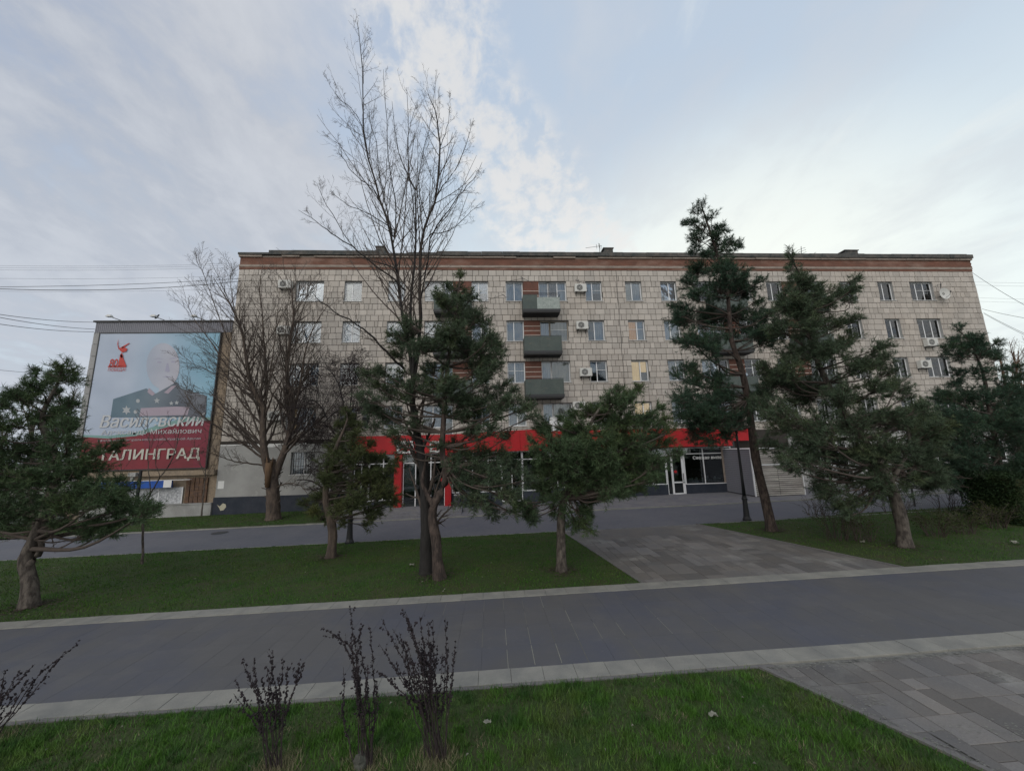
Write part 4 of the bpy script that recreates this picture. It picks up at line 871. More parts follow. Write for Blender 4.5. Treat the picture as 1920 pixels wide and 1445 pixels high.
def tufts(name, pos, dr, K, ln, wd, m, parent, org, rg, spread=1.0, tw=.085):
    """bottle brushes of needles: pos,dr (n,3) twig tip positions and directions"""
    n = len(pos); s = rg.uniform(.65, 1.2, (n, 1)); A = np.cross(dr, rg.normal(size=(n, 3))); A /= np.linalg.norm(A, axis=1, keepdims=True)+1e-9; B = np.cross(dr, A)
    al = rg.uniform(0, 2*np.pi, (n, K)); el_ = rg.uniform(.25, 1., (n, K))*spread*1.4; t = rg.uniform(-tw, tw*.6, (n, K))
    dd = dr[:, None]*np.cos(el_)[..., None]+(A[:, None]*np.cos(al)[..., None]+B[:, None]*np.sin(al)[..., None])*np.sin(el_)[..., None]
    p0 = pos[:, None]+dr[:, None]*t[..., None]*s[:, None]; L_ = ln*rg.uniform(.7, 1.15, (n, K))[..., None]*s[:, None]; tip = p0+dd*L_
    sd = np.cross(dd, rg.normal(size=(n, K, 3))); sd /= np.linalg.norm(sd, axis=2, keepdims=True)+1e-9; sd *= wd/2
    mid = p0+dd*L_*.35
    p0 = p0+(rg.normal(size=(n, K, 3))*.004)
    V = np.stack([p0+sd, tip, p0-sd], 2).reshape(-1, 3)-org; F = np.arange(len(V)).reshape(-1, 3)
    # one shade per tuft: join its needles by a common index run (islands stay separate, colour by noise and island)
    return link(name, npmesh(name, V, F, m), parent)
def pine(label, Y, trunk, blobs, r0, m_n, seed, bark='bark', K=15, dens=1.0, dyt=0., crown=1.5, extra=(), kmin=6, fill=.5, nl_=.13, wd=.0122, group='pines on the lawns'):
    rg = np.random.default_rng(seed); P, R = leader(trunk, Y, 0, dyt, r0, r0*.12, 26); P[0] = gr(*trunk[0]) if trunk[0][1] > 900 else P[0]
    P, R = knobbly(*flare(P, R), .06, rg); org = P[0].copy(); org[2] += .06
    t = thing('pine_tree', label, 'tree', org, group)
    tl_ = [(P, R)]
    for e_, ra in extra: 
        q = leader(e_, Y, 0, rg.uniform(-.3, .3), ra, ra*.3, 12); tl_.append(q)
    tube_obj('trunk', tl_, 12, M[bark], t, org)
    br = []; tw_ = []; pos = []; drs = []
    bl_ = []
    for b_ in blobs:
        px, py, rr = b_[:3]; dy = b_[3] if len(b_) > 3 else float(np.clip(rg.normal(0, crown*.5), -crown, crown))
        # blobs near the trunk axis may sit in front or behind, blobs at the sides stay near its plane
        c = at(px, py, Y+dyt*.5+dy); r = np.linalg.norm(at(px+rr, py, Y+dyt*.5+dy)-c); bl_.append((c, r))
    for b_ in blobs:
        if b_[2] >= 20 and rg.random() < .6:
            px, py, rr = b_[0]+rg.uniform(-.5, .5)*b_[2], b_[1]+rg.uniform(-.5, .5)*b_[2], b_[2]*.8; dy = rg.choice((-1, 1))*crown*rg.uniform(.3, .9)
            c = at(px, py, Y+dyt*.5+dy); r = np.linalg.norm(at(px+rr, py, Y+dyt*.5+dy)-c); bl_.append((c, r))
    bb_ = [b_[:3] for b_ in blobs]
    for i in range(int(len(bb_)*fill)):
        a = bb_[rg.integers(0, len(bb_))]; nb = [q for q in bb_ if q is not a and 15 < math.hypot(q[0]-a[0], q[1]-a[1]) < 62]
        if not nb: continue
        q = nb[rg.integers(0, len(nb))]; rr = min(a[2], q[2])*.85; dy = rg.uniform(-.8, .8)*crown
        c = at((a[0]+q[0])/2, (a[1]+q[1])/2, Y+dyt*.5+dy); r = np.linalg.norm(at((a[0]+q[0])/2+rr, (a[1]+q[1])/2, Y+dyt*.5+dy)-c); bl_.append((c, r))
    zs_ = P[:, 2]
    for c, r in bl_:
        hd = np.linalg.norm(P[:, :2]-c[:2], axis=1); want = c[2]-.28*hd; k = int(np.argmin(np.abs(zs_-want)+.25*hd)); k = max(k, kmin+int(rg.integers(0, 3))); k = min(k, len(P)-2)
        p = P[k]; dist = np.linalg.norm(c-p); md = (p+c)/2+np.array([0, 0, -.06*dist])+rg.normal(0, .05*dist, 3)
        q = smooth([p, md, c], 9); br0 = min(R[k]*.6, .012+.018*dist); br.append((q, np.linspace(br0*.8, .008, 9)))
        out = c-p; out[2] *= .5; out /= np.linalg.norm(out)+1e-9
        ns = max(6, int(19*dens*(r/.35)**1.5))
        for s in range(ns):
            v = rg.normal(size=3); v /= np.linalg.norm(v); v = v+out*.35+np.array([0, 0, .35]); v /= np.linalg.norm(v)
            e_ = c+v*r*rg.uniform(.35, 1.22)*np.array([1, 1, .85]); s0, _, _ = interp(q, rg.uniform(.72, 1)); 
            mm = (s0+e_)/2+rg.normal(0, .04, 3)*r*2-np.array([0, 0, .05*r]); l = smooth([s0, mm, e_], 4); tw_.append((l, np.linspace(.008, .003, 4)))
            for j in range(int(rg.integers(5, 9))):
                u = rg.uniform(.35, 1.0) if j else 1.0; p2, d2, _ = interp(l, min(u, .999)); sp = rg.normal(0, .55, 3)+np.array([0, 0, .25]); d3 = d2+sp; d3 /= np.linalg.norm(d3); L_ = rg.uniform(.05, .20)
                e2 = p2+d3*L_; tw_.append((np.array([p2, e2]), np.array([.004, .003]))); pos.append(e2); drs.append(d3)
    br2 = []
    for b_ in br[::2]: br2 += spawn(b_, 3, .25, 50, .15, .35, rg, .2, npt=5, minr=.003, wob=.2)
    tube_obj('branches', br, 7, M['twig'], t, org)
    tube_obj('twigs', tw_+br2, 3, M['twig'], t, org, False)['kind'] = 'stuff'
    tufts('needles', np.array(pos), np.array(drs), K, nl_, wd, m_n, t, org, rg)['kind'] = 'stuff'
    return t
P1b = [(118,690,16),(128,715,16),(98,705,9),(68,705,10),(60,730,20),(42,752,20),(90,757,12),(15,765,24),(132,765,18),(30,800,32),(85,800,28),(120,800,26),(20,850,38),(70,850,44),(120,850,30),(20,910,44),(75,905,48),(130,895,35),(160,850,18),(190,846,12),(222,838,9),(175,880,24),(200,925,35),(150,940,38),(95,955,38),(30,960,42),(235,955,28),(268,965,22),(292,955,13),(180,985,24),(150,1008,12),(-40,800,50),(-40,880,60),(-40,960,50),(205,1003,10),(110,990,14),(-10,1000,20),(60,985,20)]
pine('bushy pine with a forked scarred trunk at the left edge of the middle lawn', 10.04, [(55,1138),(56,1090),(48,1052),(62,1015),(80,975),(95,930),(108,890),(104,850),(80,800),(84,765),(105,725),(116,692)], P1b, .15, M['nA'], 21, 'barkp', dens=1.05,
     extra=[([(52,1060),(72,1040),(78,1018),(66,1000),(62,960),(50,900)], .07), ([(105,727),(92,718),(78,712)], .02)], dyt=.2, crown=1.3)
P2b = [(640,850,14),(625,880,16),(655,872,14),(610,900,16),(640,912,24),(680,900,24),(600,935,18),(630,950,22),(668,945,26),(708,920,26),(700,958,22),(733,940,18),(722,882,18),(690,862,16),(575,945,10),(590,962,12),(640,985,9),(684,985,9),(715,857,11),(742,870,12),(656,795,11),(638,832,12),(605,975,9),(640,805,13),(662,822,14),(622,848,15),(650,772,9),(668,800,11),(612,870,15),(660,845,16),(690,835,12)]
pine('small leaning pine with olive needles before the left lamp post, at the path edge', 13.01, [(620,1045),(624,1005),(620,975),(612,945),(612,905),(622,865),(634,830),(645,805),(652,785)], P2b, .155, M['nB'], 22, 'barkb', dens=1.1, crown=.9)
P3b = [(862,522,9),(858,545,18),(882,560,13),(840,570,20),(870,590,28),(895,600,22),(822,560,13),(850,622,28),(910,640,20),(927,650,12),(762,603,14),(755,642,22),(775,615,20),(742,628,12),(780,657,22),(745,667,16),(830,650,28),(870,662,32),(902,680,26),(935,655,11),(760,700,18),(722,702,20),(700,722,16),(730,742,24),(690,747,20),(770,742,24),(812,700,26),(850,722,28),(900,722,28),(930,690,13),(942,722,14),(960,755,20),(985,762,16),(930,770,20),(890,770,24),(702,775,14),(742,780,15),(850,780,18),(1000,780,8),(960,737,10),(925,742,18),(870,860,18),(900,882,26),(880,910,26),(930,900,22),(958,930,20),(902,945,20),(930,965,14),(870,940,14),(990,900,15),(960,872,18),(862,890,13),(988,955,14),(1000,975,7),(820,842,10),(810,745,16),(690,700,10),(780,800,18),(740,815,16),(880,815,20),(920,810,18),(850,835,16),(900,850,20),(950,820,14),(830,640,22),(700,800,10),(760,850,12),(850,870,14),(940,850,16),(860,760,22)]
pine('tall pine leaning against the dark bare trunk at the middle of the lawn', 10.34, [(825,1085),(820,1050),(818,1012),(811,975),(814,945),(832,912),(836,885),(829,850),(831,800),(835,740),(840,680),(850,620),(858,560),(862,525)], P3b, .15, M['nC'], 23, 'bark', dens=1.0,
     extra=[([(813,950),(803,930),(792,905),(795,880),(800,850)], .07)], dyt=.15, crown=1.1, kmin=11)
P4b = [(1157,737,14),(1195,732,7),(1150,757,20),(1182,757,18),(1020,792,11),(1050,787,6),(1105,777,20),(1130,782,24),(1175,792,28),(1210,792,22),(1232,767,10),(1245,792,12),(1255,810,9),(1030,817,18),(1065,807,22),(1000,827,10),(1090,815,28),(1130,830,34),(1170,840,34),(1215,830,32),(1245,830,16),(1010,850,18),(1050,850,32),(1090,865,34),(1005,880,14),(1040,890,24),(1150,880,34),(1200,880,32),(1235,870,18),(1225,900,16),(1010,905,12),(1120,908,28),(1160,923,24),(1020,925,17),(1190,915,18),(998,948,14),(975,942,12),(1105,940,17),(1085,957,10),(1075,980,9),(1100,990,8),(1045,960,9),(1000,972,9),(1265,850,12),(1100,885,28),(1070,835,26),(1150,805,26),(1190,865,26),(1060,875,26),(1030,870,22),(1140,895,26),(1215,870,22),(1080,915,18),(1180,900,22),(1100,850,26),(1040,935,14),(1135,935,14)]
pine('straight trunked pine beside the middle paving, crown of rounded clumps before the red fascia', 10.4, [(1053,1070),(1052,1020),(1052,980),(1055,945),(1065,915),(1080,880),(1092,840),(1105,800),(1125,765),(1152,742)], P4b, .135, M['nA'], 24, 'barkp', dens=1.15, crown=1.1, kmin=9)
P5b = [(1313,390,12),(1333,407,10),(1300,417,12),(1320,432,17),(1345,432,14),(1360,437,8),(1286,422,8),(1310,457,15),(1345,462,17),(1370,457,13),(1383,465,10),(1328,480,10),(1300,472,9),(1350,507,28),(1312,507,22),(1290,532,18),(1380,522,24),(1400,547,20),(1422,532,13),(1345,547,30),(1300,562,24),(1277,580,14),(1262,575,7),(1280,602,26),(1330,597,34),(1380,592,30),(1420,592,22),(1290,642,24),(1330,642,32),(1372,632,18),(1410,622,22),(1440,642,20),(1290,692,20),(1266,705,10),(1300,722,26),(1340,712,22),(1280,752,24),(1320,762,30),(1360,742,22),(1295,790,26),(1340,790,30),(1380,790,22),(1277,780,12),(1330,830,18),(1360,820,18),(1420,762,18),(1440,722,18),(1305,825,13),(1440,592,14),(1342,480,9)]
pine('tallest pine with a long bare leaning trunk beside the right lamp post', 13.37, [(1448,995),(1440,960),(1431,920),(1421,880),(1414,840),(1408,790),(1402,750),(1395,710),(1383,670),(1372,640),(1368,600),(1364,550),(1352,500),(1338,455),(1325,415),(1315,385)], P5b, .17, M['nD'], 25, 'bark', dens=1.0, crown=1.5, kmin=8)
P6b = [(1482,480,6),(1486,502,10),(1496,522,16),(1476,545,17),(1510,547,17),(1530,547,12),(1472,582,22),(1510,582,26),(1545,572,20),(1570,547,14),(1603,527,10),(1592,562,17),(1560,612,25),(1510,622,32),(1466,622,22),(1602,602,14),(1592,642,17),(1545,662,32),(1490,672,32),(1440,692,20),(1600,692,28),(1640,682,17),(1650,652,15),(1667,702,15),(1460,722,28),(1520,732,40),(1580,742,34),(1640,732,24),(1680,722,20),(1702,742,15),(1430,762,20),(1470,792,36),(1530,802,42),(1600,802,38),(1660,792,32),(1710,792,28),(1442,832,18),(1500,852,32),(1560,852,40),(1620,852,36),(1680,852,34),(1730,832,26),(1540,892,22),(1590,895,28),(1640,900,26),(1700,895,26),(1745,882,22),(1560,930,20),(1600,940,18),(1650,932,12),(1540,922,13),(1740,918,13),(1690,920,12),(1590,968,11),(1480,880,14),(1745,792,22),(1735,765,16),(1752,850,22),(1728,872,20),(1715,770,18),(1760,905,16)]
pine('massive spreading pine with a leaning cracked trunk on the right lawn', 10.74, [(1697,1025),(1692,985),(1683,950),(1668,905),(1643,860),(1612,815),(1580,770),(1552,720),(1527,660),(1510,600),(1498,540),(1485,495)], P6b, .17, M['nC'], 26, 'barkp', dens=1.0, crown=1.5,
     extra=[([(1668,905),(1690,870),(1705,830),(1700,790)], .07)], dyt=.4, kmin=7, fill=.8)
P7b = [(1797,617,7),(1800,642,14),(1825,637,12),(1840,652,9),(1780,652,10),(1775,666,7),(1815,667,20),(1850,662,14),(1863,645,7),(1870,672,10),(1800,702,14),(1840,702,18),(1790,722,14),(1770,747,20),(1810,752,30),(1850,742,24),(1880,722,13),(1900,737,15),(1905,772,24),(1870,790,34),(1820,790,36),(1770,782,26),(1760,822,26),(1800,842,34),(1850,842,32),(1900,822,32),(1930,860,28),(1780,882,32),(1830,885,32),(1870,890,18),(1903,880,18),(1800,912,17),(1850,915,17),(1760,902,17)]
pine('dark pine at the right edge, before the right end of the block', 14.0, [(1886,968),(1881,925),(1876,885),(1868,835),(1858,785),(1850,730),(1840,690),(1826,655),(1815,622)], P7b, .12, M['nD'], 27, 'bark', dens=1.0, crown=1.4, fill=.8)
def bare(name, label, Y, leaders, base, levels, seed, mt, mw, thin=.78, group='bare trees', sides=10, taperlead=.25):
    rg = np.random.default_rng(seed); g = gr(*base); org = g.copy(); t = thing(name, label, 'tree', org, group)
    big = []; cur = []
    for L_ in leaders:
        pts, r0, r1 = L_[:3]; dy = L_[3] if len(L_) > 3 else rg.uniform(-1, 1); dy0 = L_[4] if len(L_) > 4 else 0
        P, R = leader(pts, Y, dy0, dy, r0*(thin if r0 < .15 else 1), r1*thin, 18)
        P[1:-1] += rg.normal(0, .012, (len(P)-2, 3)); big.append((P, R)); cur.append((P, R))
    big[0] = flare(*big[0]); tube_obj('trunk', [b_ for b_ in big if b_[1][0] >= .06], sides, mt, t, org); tube_obj('limb', [b_ for b_ in big if b_[1][0] < .06], 6, mt, t, org)
    mids = []; 
    for li, lv in enumerate(levels):
        nxt = []
        for c in cur: 
            n = lv['n'] if li else max(2, int(lv['n']*plen(c[0])/lv.get('ref', 4)))
            nxt += spawn(c, n, **{k: v for k, v in lv.items() if k not in ('n', 'ref')}, rg=rg)
        tube_obj('branches' if li == 0 else 'twigs', nxt, 4 if li == 0 else 3, mw, t, org, False)['kind'] = 'stuff'; mids.append(nxt); cur = nxt if li == 0 or len(nxt) < 6000 else nxt[:6000]
    return t, mids
T1L = [([(800,1075),(799,1020),(799,960),(797,900),(791,860),(784,820),(777,780),(774,740),(774,710)], .17, .085, 0),
 ([(774,710),(766,650),(757,600),(748,540),(740,480),(732,440),(717,387),(705,349),(686,277),(681,208),(679,121),(674,70),(668,30)], .075, .006, .4),
 ([(736,443),(725,390),(712,329),(707,277),(695,230),(690,194)], .028, .005, 1.2, .3), ([(738,445),(742,410),(741,381),(730,311),(724,208),(719,131)], .03, .005, -.6, .2),
 ([(774,712),(777,660),(770,600),(771,552),(777,502),(780,455),(779,420),(778,360),(765,330),(759,318),(745,270),(735,190)], .06, .006, -.8),
 ([(779,467),(778,420),(768,330),(763,270),(770,230),(783,187)], .025, .005, .9, -.6),
 ([(776,712),(785,650),(788,590),(788,520),(790,455),(802,410),(818,370),(824,277),(820,240),(816,208),(806,185),(800,163)], .08, .006, .9),
 ([(816,372),(832,345),(852,322),(869,284),(880,250),(888,221)], .03, .005, 1.6, .8), ([(789,560),(800,500),(807,450),(822,420),(838,398),(862,365),(883,342),(904,304)], .035, .005, -1.4),
 ([(824,277),(838,240),(843,200),(845,175)], .016, .004, .2, .9), ([(800,410),(785,360),(790,300),(805,240),(812,200)], .022, .004, -.9, .4),
 ([(757,690),(737,672),(705,638),(675,612),(632,587),(600,565),(578,540)], .045, .006, -1.6), ([(760,545),(735,520),(703,498),(670,470),(634,446),(612,430),(589,412),(560,394)], .035, .005, -1.2),
 ([(745,505),(705,490),(672,474),(640,430),(610,380),(600,360),(593,342)], .026, .005, 1.0), ([(745,435),(724,422),(690,400),(658,387),(635,372),(620,356)], .022, .004, -.5), ([(718,390),(700,353),(680,340),(658,318),(642,290),(634,270),(603,246)], .02, .004, -1.3),
 ([(697,310),(688,280),(683,256),(650,240),(624,221)], .014, .004, .8), ([(686,260),(672,221),(655,200),(641,190),(622,165),(606,138)], .014, .003, -.3),
 ([(806,440),(845,430),(880,400),(903,378)], .022, .004, 1.5), ([(790,640),(815,610),(845,570),(860,540)], .02, .005, 1)]
bare('bare_tree', 'tallest bare tree, dark trunk paired with the leaning pine, over the roof', 10.83, T1L, (800,1075), [dict(n=12, ref=3, lf=.36, ang=38, up=.2, rf=.45, t0=.1, npt=7, taper=.3, wob=.07, minr=.0035, tp=.85, t1=.93), dict(n=5, lf=.42, ang=38, up=.12, rf=.6, t0=.2, npt=5, wob=.1, minr=.0028), dict(n=3, lf=.45, ang=42, up=.05, rf=.7, t0=.3, npt=4, wob=.14, minr=.003)], 31, M['barkd'], M['twig'])
T2L = [([(512,976),(512,940),(511,905),(509,880),(508,862)], .36, .27, 0),
 ([(509,900),(499,870),(494,835),(493,800),(495,765),(482,745),(470,715),(463,680),(458,640),(446,600),(425,560),(400,520)], .21, .012, -.6),
 ([(512,900),(524,868),(537,835),(545,795),(545,745),(538,700),(542,650),(550,600),(548,560),(545,510)], .20, .012, .5), ([(495,765),(500,735),(498,690),(494,640),(492,590),(487,540),(492,500)], .10, .01, .8), ([(545,790),(558,745),(566,700),(572,660),(590,610),(620,565)], .09, .01, -1.2),
 ([(540,700),(552,660),(556,620),(575,560),(585,520)], .05, .008, 1.2), ([(495,860),(470,842),(440,822),(400,795),(365,765),(340,720)], .08, .008, -1.5), ([(492,872),(460,868),(430,862),(400,850),(375,846)], .06, .008, -2),
 ([(482,745),(455,715),(425,685),(395,640),(365,600),(345,560)], .07, .008, 1), ([(465,690),(440,660),(420,620),(398,560),(380,510),(368,490)], .05, .008, -1.3), ([(500,740),(508,690),(515,640),(520,590),(525,530)], .05, .008, -1.5),
 ([(458,645),(440,580),(432,530),(432,490)], .04, .006, 1.5), ([(515,915),(540,905),(565,912),(580,930)], .05, .008, -1.5), ([(535,840),(560,815),(590,800),(615,805)], .05, .008, -1), ([(478,740),(440,730),(400,700),(360,680),(335,660)], .05, .008, -1), ([(494,840),(465,800),(430,760),(395,740),(350,735)], .05, .008, .6)]
t2, _ = bare('bare_tree', 'thick bare tree with a broken trunk stub and fanning limbs, left of the fascia', 21.16, T2L, (512,976), [dict(n=17, ref=4, lf=.34, ang=34, up=.12, rf=.42, t0=.12, npt=7, taper=.3, wob=.08, minr=.008, tp=.5), dict(n=8, lf=.48, ang=34, up=.08, rf=.6, t0=.15, npt=5, wob=.1, minr=.005), dict(n=3, lf=.45, ang=38, up=.04, rf=.7, t0=.3, npt=3, wob=.14, minr=.0042)], 32, M['barkb'], M['twig'])
g = at(508, 880, 21.0); mb = MB()
mb.tube([g-gr(512, 976)+np.array((0, -.22, -.9)), g-gr(512, 976)+np.array((0, -.22, 0)), g-gr(512, 976)+np.array((-.02, -.2, .35))], [.10, .17, .15], 9)
for a, h in ((0, .3), (1.6, .12), (3.0, .34), (4.4, .18)): mb.tube([g-gr(512, 976)+np.array((.12*math.cos(a), -.2+.1*math.sin(a), .2)), g-gr(512, 976)+np.array((.17*math.cos(a), -.2+.12*math.sin(a), .35+h))], [.07, .012], 5)
mb.build('broken_stub', M['heart'], t2, smooth=True)
T3L = [([(628,962),(627,930),(630,890),(633,850),(637,812)], .17, .12, 0), ([(637,812),(650,803),(658,792),(662,780),(655,770),(645,770),(630,772),(614,785),(600,800)], .11, .02, -.6), ([(637,812),(622,802),(608,797),(590,800),(575,830)], .08, .012, .6), ([(662,780),(672,768),(690,760),(705,768),(715,790)], .06, .01, .5),
 ([(645,772),(640,740),(630,710),(612,690),(590,690),(575,715)], .06, .01, .9), ([(655,772),(660,730),(655,690),(665,665)], .05, .008, -.8), ([(614,785),(600,760),(580,750),(568,780),(562,830)], .05, .008, -.8), ([(637,740),(650,700),(680,690),(700,720)], .04, .008, 1.2), ([(628,880),(610,868),(595,872),(585,890)], .04, .008, -1), ([(600,800),(592,830),(588,880)], .03, .006, 1.2), ([(575,715),(570,760),(566,810)], .03, .006, .3)]
bare('bare_tree', 'low bare tree with a tangle of drooping dark twigs left of the red fascia', 20.9, T3L, (628,962), [dict(n=46, ref=4, lf=.5, ang=55, up=.10, rf=.4, t0=.1, npt=7, taper=.35, wob=.22, minr=.009, droop=.9, tp=.3), dict(n=8, lf=.5, ang=45, up=-.15, rf=.6, t0=.12, npt=5, wob=.2, minr=.008, droop=.4), dict(n=2, lf=.6, ang=45, up=-.2, rf=.7, t0=.25, npt=4, wob=.2, minr=.006)], 33, M['barkd'], M['twigd'])
SAP = dict(n=9, ref=3, lf=.35, ang=40, up=.2, rf=.5, t0=.3, npt=6, taper=.3, wob=.08, minr=.006, tp=.4)
bare('sapling', 'thin grey sapling standing alone on the middle lawn right of the left edge pine', 13.48, [([(267,1057),(268,1020),(269,980),(274,945),(282,925)], .045, .03, 0), ([(282,925),(300,895),(318,870),(330,840),(338,800),(352,760),(365,720)], .028, .005, .3), ([(272,950),(255,930),(240,915),(228,880),(225,830)], .022, .005, -.3), ([(282,925),(278,870),(280,820),(275,770)], .02, .005, .5), ([(300,893),(290,860),(300,810)], .014, .004, -.4)], (267,1057), [SAP, dict(n=3, lf=.4, ang=40, up=.1, rf=.6, t0=.3, npt=4, wob=.1, minr=.005)], 34, M['barkp'], M['twig'], group='young bare trees')
bare('sapling', 'thin sapling on the grass strip under the right edge of the poster', 23.4, [([(378,965),(381,930),(385,890),(388,850),(392,810),(396,770)], .05, .008, 0), ([(385,890),(372,860),(362,820)], .02, .006, .2), ([(388,850),(402,820),(410,780)], .02, .006, -.2), ([(383,905),(400,885),(412,850)], .018, .006, -.3)], (378,965), [SAP, dict(n=3, lf=.4, ang=40, up=.1, rf=.6, t0=.3, npt=4, wob=.1, minr=.006)], 35, M['barkp'], M['twig'], group='young bare trees')
# far bare trees beyond the low block and beyond the right end
def far_tree(label, px, pyb, pyt, Y, seed, mw, wpx=50, name='bare_tree', r0=.14):
    rg = random.Random(seed); L_ = [([(px, pyb), (px+rg.uniform(-3, 3), (pyb*2+pyt)/3), (px+rg.uniform(-5, 5), (pyb+pyt)/2)], r0, r0*.6, 0)]
    for i in range(7):
        tx = px+wpx*rg.uniform(-1, 1); L_.append(([(px, (pyb*2+pyt)/3-i*3), (px+(tx-px)*.45, (pyb+pyt*2)/3), (tx, pyt+rg.uniform(0, 40))], r0*.5, .02, rg.uniform(-2, 2)))
    P = at(px, pyb, Y); base = (px, pyb)
    rgn = np.random.default_rng(seed); org = P.copy(); t = thing(name, label, 'tree', org, 'far bare trees'); ln = []
    for l in L_: ln.append(leader(l[0], Y, 0, l[3], l[1], l[2], 9))
    tube_obj('trunk', ln, 6, mw, t, org); n1_ = []
    for l in ln[1:]: n1_ += spawn(l, 12, .35, 35, .15, .5, rgn, .15, npt=5, minr=.016)
    n2_ = []
    for l in n1_: n2_ += spawn(l, 4, .5, 35, .1, .6, rgn, .2, npt=4, minr=.012)
    tube_obj('branches', n1_+n2_, 3, mw, t, org, False)['kind'] = 'stuff'
far_tree('far bare tree beyond the low block, left of the poster', 128, 870, 705, 34, 41, M['twig'], 34); far_tree('far bare tree showing through the left edge pine', 60, 870, 740, 40, 42, M['twig'], 50); far_tree('far bare tree at the left border of view', 5, 870, 770, 45, 43, M['twig'], 40)
far_tree('reddish far bare tree in the gap right of the block, nearest its corner', 1893, 850, 650, 34, 44, M['twigr'], 24); far_tree('tall far bare tree at the very right border', 1918, 850, 628, 40, 45, M['twigr'], 26)
P8b = [(1900,690,12),(1905,715,16),(1890,730,14),(1918,740,18),(1912,770,22),(1930,700,18),(1940,760,30)]
pine('far pine seen past the right corner of the block', 26, [(1912,905),(1912,860),(1910,800),(1906,740),(1902,695)], P8b, .14, M['nD'], 28, dens=.5, crown=.6, nl_=.16, wd=.02)
far_tree('far bare tree hidden behind the dark right edge pine', 1938, 850, 690, 32, 46, M['twigr'], 26)
# distant masses along the horizon
def mass(name, label, x0, x1, Y, h, seed, m, n=5200):
    rg = np.random.default_rng(seed); c = []; 
    for i in range(26):
        x = rg.uniform(x0, x1); c.append((x, Y+rg.uniform(-6, 6), h*rg.uniform(.3, .75), h*rg.uniform(.22, .4)))
    c = np.array(c); k = rg.integers(0, len(c), n); v = rg.normal(size=(n, 3)); v /= np.linalg.norm(v, axis=1, keepdims=True); rr = c[k, 3:4]*rg.uniform(.6, 1.05, (n, 1))
    P = np.stack([c[k, 0], c[k, 1], c[k, 2]], 1)+v*rr*np.array([1.5, 1, 1]); P[:, 2] = np.maximum(P[:, 2], -.5)+SLOPE*np.clip(P[:, 0], -60, 60)
    s = rg.uniform(.12, .3, n)*h/8; A = rg.normal(size=(n, 3)); A /= np.linalg.norm(A, axis=1, keepdims=True); B = np.cross(A, rg.normal(size=(n, 3))); B /= np.linalg.norm(B, axis=1, keepdims=True)
    V = np.stack([P+A*s[:, None], P+B*s[:, None], P-A*s[:, None]*.8, P-B*s[:, None]], 1).reshape(-1, 3); o = link(name, npmesh(name, V, np.arange(len(V)).reshape(-1, 4), m)); tag(o, label, 'trees', kind='stuff')
mass('far_trees', 'dark line of far trees left of the low block', -110, -38, 70, 7, 51, M['nC']); mass('far_trees', 'dark line of far trees right of the block of flats', 62, 130, 75, 9, 52, M['nC'])
# ------------------------------------------------------------ hedge and shrubs on the right
def leafy(name, P, s, m, parent, org, rg):
    n = len(P); A = rg.normal(size=(n, 3)); A /= np.linalg.norm(A, axis=1, keepdims=True); B = np.cross(A, rg.normal(size=(n, 3))); B /= np.linalg.norm(B, axis=1, keepdims=True); q = s*rg.uniform(.5, 1.2, (n, 1))
    V = np.stack([P+A*q, P+B*q*.5, P-A*q, P-B*q*.5], 1).reshape(-1, 3)-org; return link(name, npmesh(name, V, np.arange(len(V)).reshape(-1, 4), m), parent)
rg = np.random.default_rng(61)
o0 = gr(1912, 985); t = thing('hedge', 'dark clipped evergreen hedge at the right border of view', 'hedge', o0)
n = 14000; P = np.stack([rg.uniform(0, 5.5, n), rg.uniform(-.2, 1.4, n), rg.uniform(0, 1.65, n)], 1); f = rg.integers(0, 3, n); P[f == 0, 1] = rg.normal(-.2, .05, (f == 0).sum()); P[f == 1, 2] = rg.normal(1.65, .05, (f == 1).sum()); P[f == 2, 0] = rg.normal(0, .06, (f == 2).sum())
leafy('foliage', P+o0, .045, M['hedge'], t, o0, rg)['kind'] = 'stuff'
b = MB(); b.box(.12, 5.4, .0, 1.3, -.05, 1.5); b.build('core', M['soil'], t)
def shrub(px, py, hpx, wpx, label, seed, nst=22, leaf=0, m=None, group='low shrubs on the right lawn'):
    g = gr(px, py); Y = g[1]; rg = np.random.default_rng(seed); h = at(px, py-hpx, Y)[2]-g[2]; w_ = at(px+wpx, py, Y)[0]-g[0]; t = thing('shrub', label, 'shrub', g, group); ln = []
    for i in range(nst):
        a = rg.uniform(0, 2*np.pi); e_ = g+np.array([math.cos(a)*w_*rg.uniform(.2, 1), math.sin(a)*w_*rg.uniform(.2, .8), h*rg.uniform(.5, 1.)]); md = (g+e_)/2+np.array([0, 0, .12*h])+rg.normal(0, .05, 3); s = g+np.array([math.cos(a)*w_*.25, math.sin(a)*w_*.2, -.03])
        ln.append((smooth([s, md, e_], 6), np.linspace(.010, .004, 6)))
    k = []; 
    for l in ln: k += spawn(l, 5, .4, 40, .1, .6, rg, .25, npt=4, minr=.0035)
    tube_obj('stems', ln+k, 3, m or M['twig'], t, g, False)['kind'] = 'stuff'
    if leaf:
        pts = np.vstack([l[0] for l in k]); pts = pts[rg.integers(0, len(pts), leaf)]+rg.normal(0, .05, (leaf, 3)); leafy('leaves', pts, .022, M['shrub'], t, g, rg)['kind'] = 'stuff'
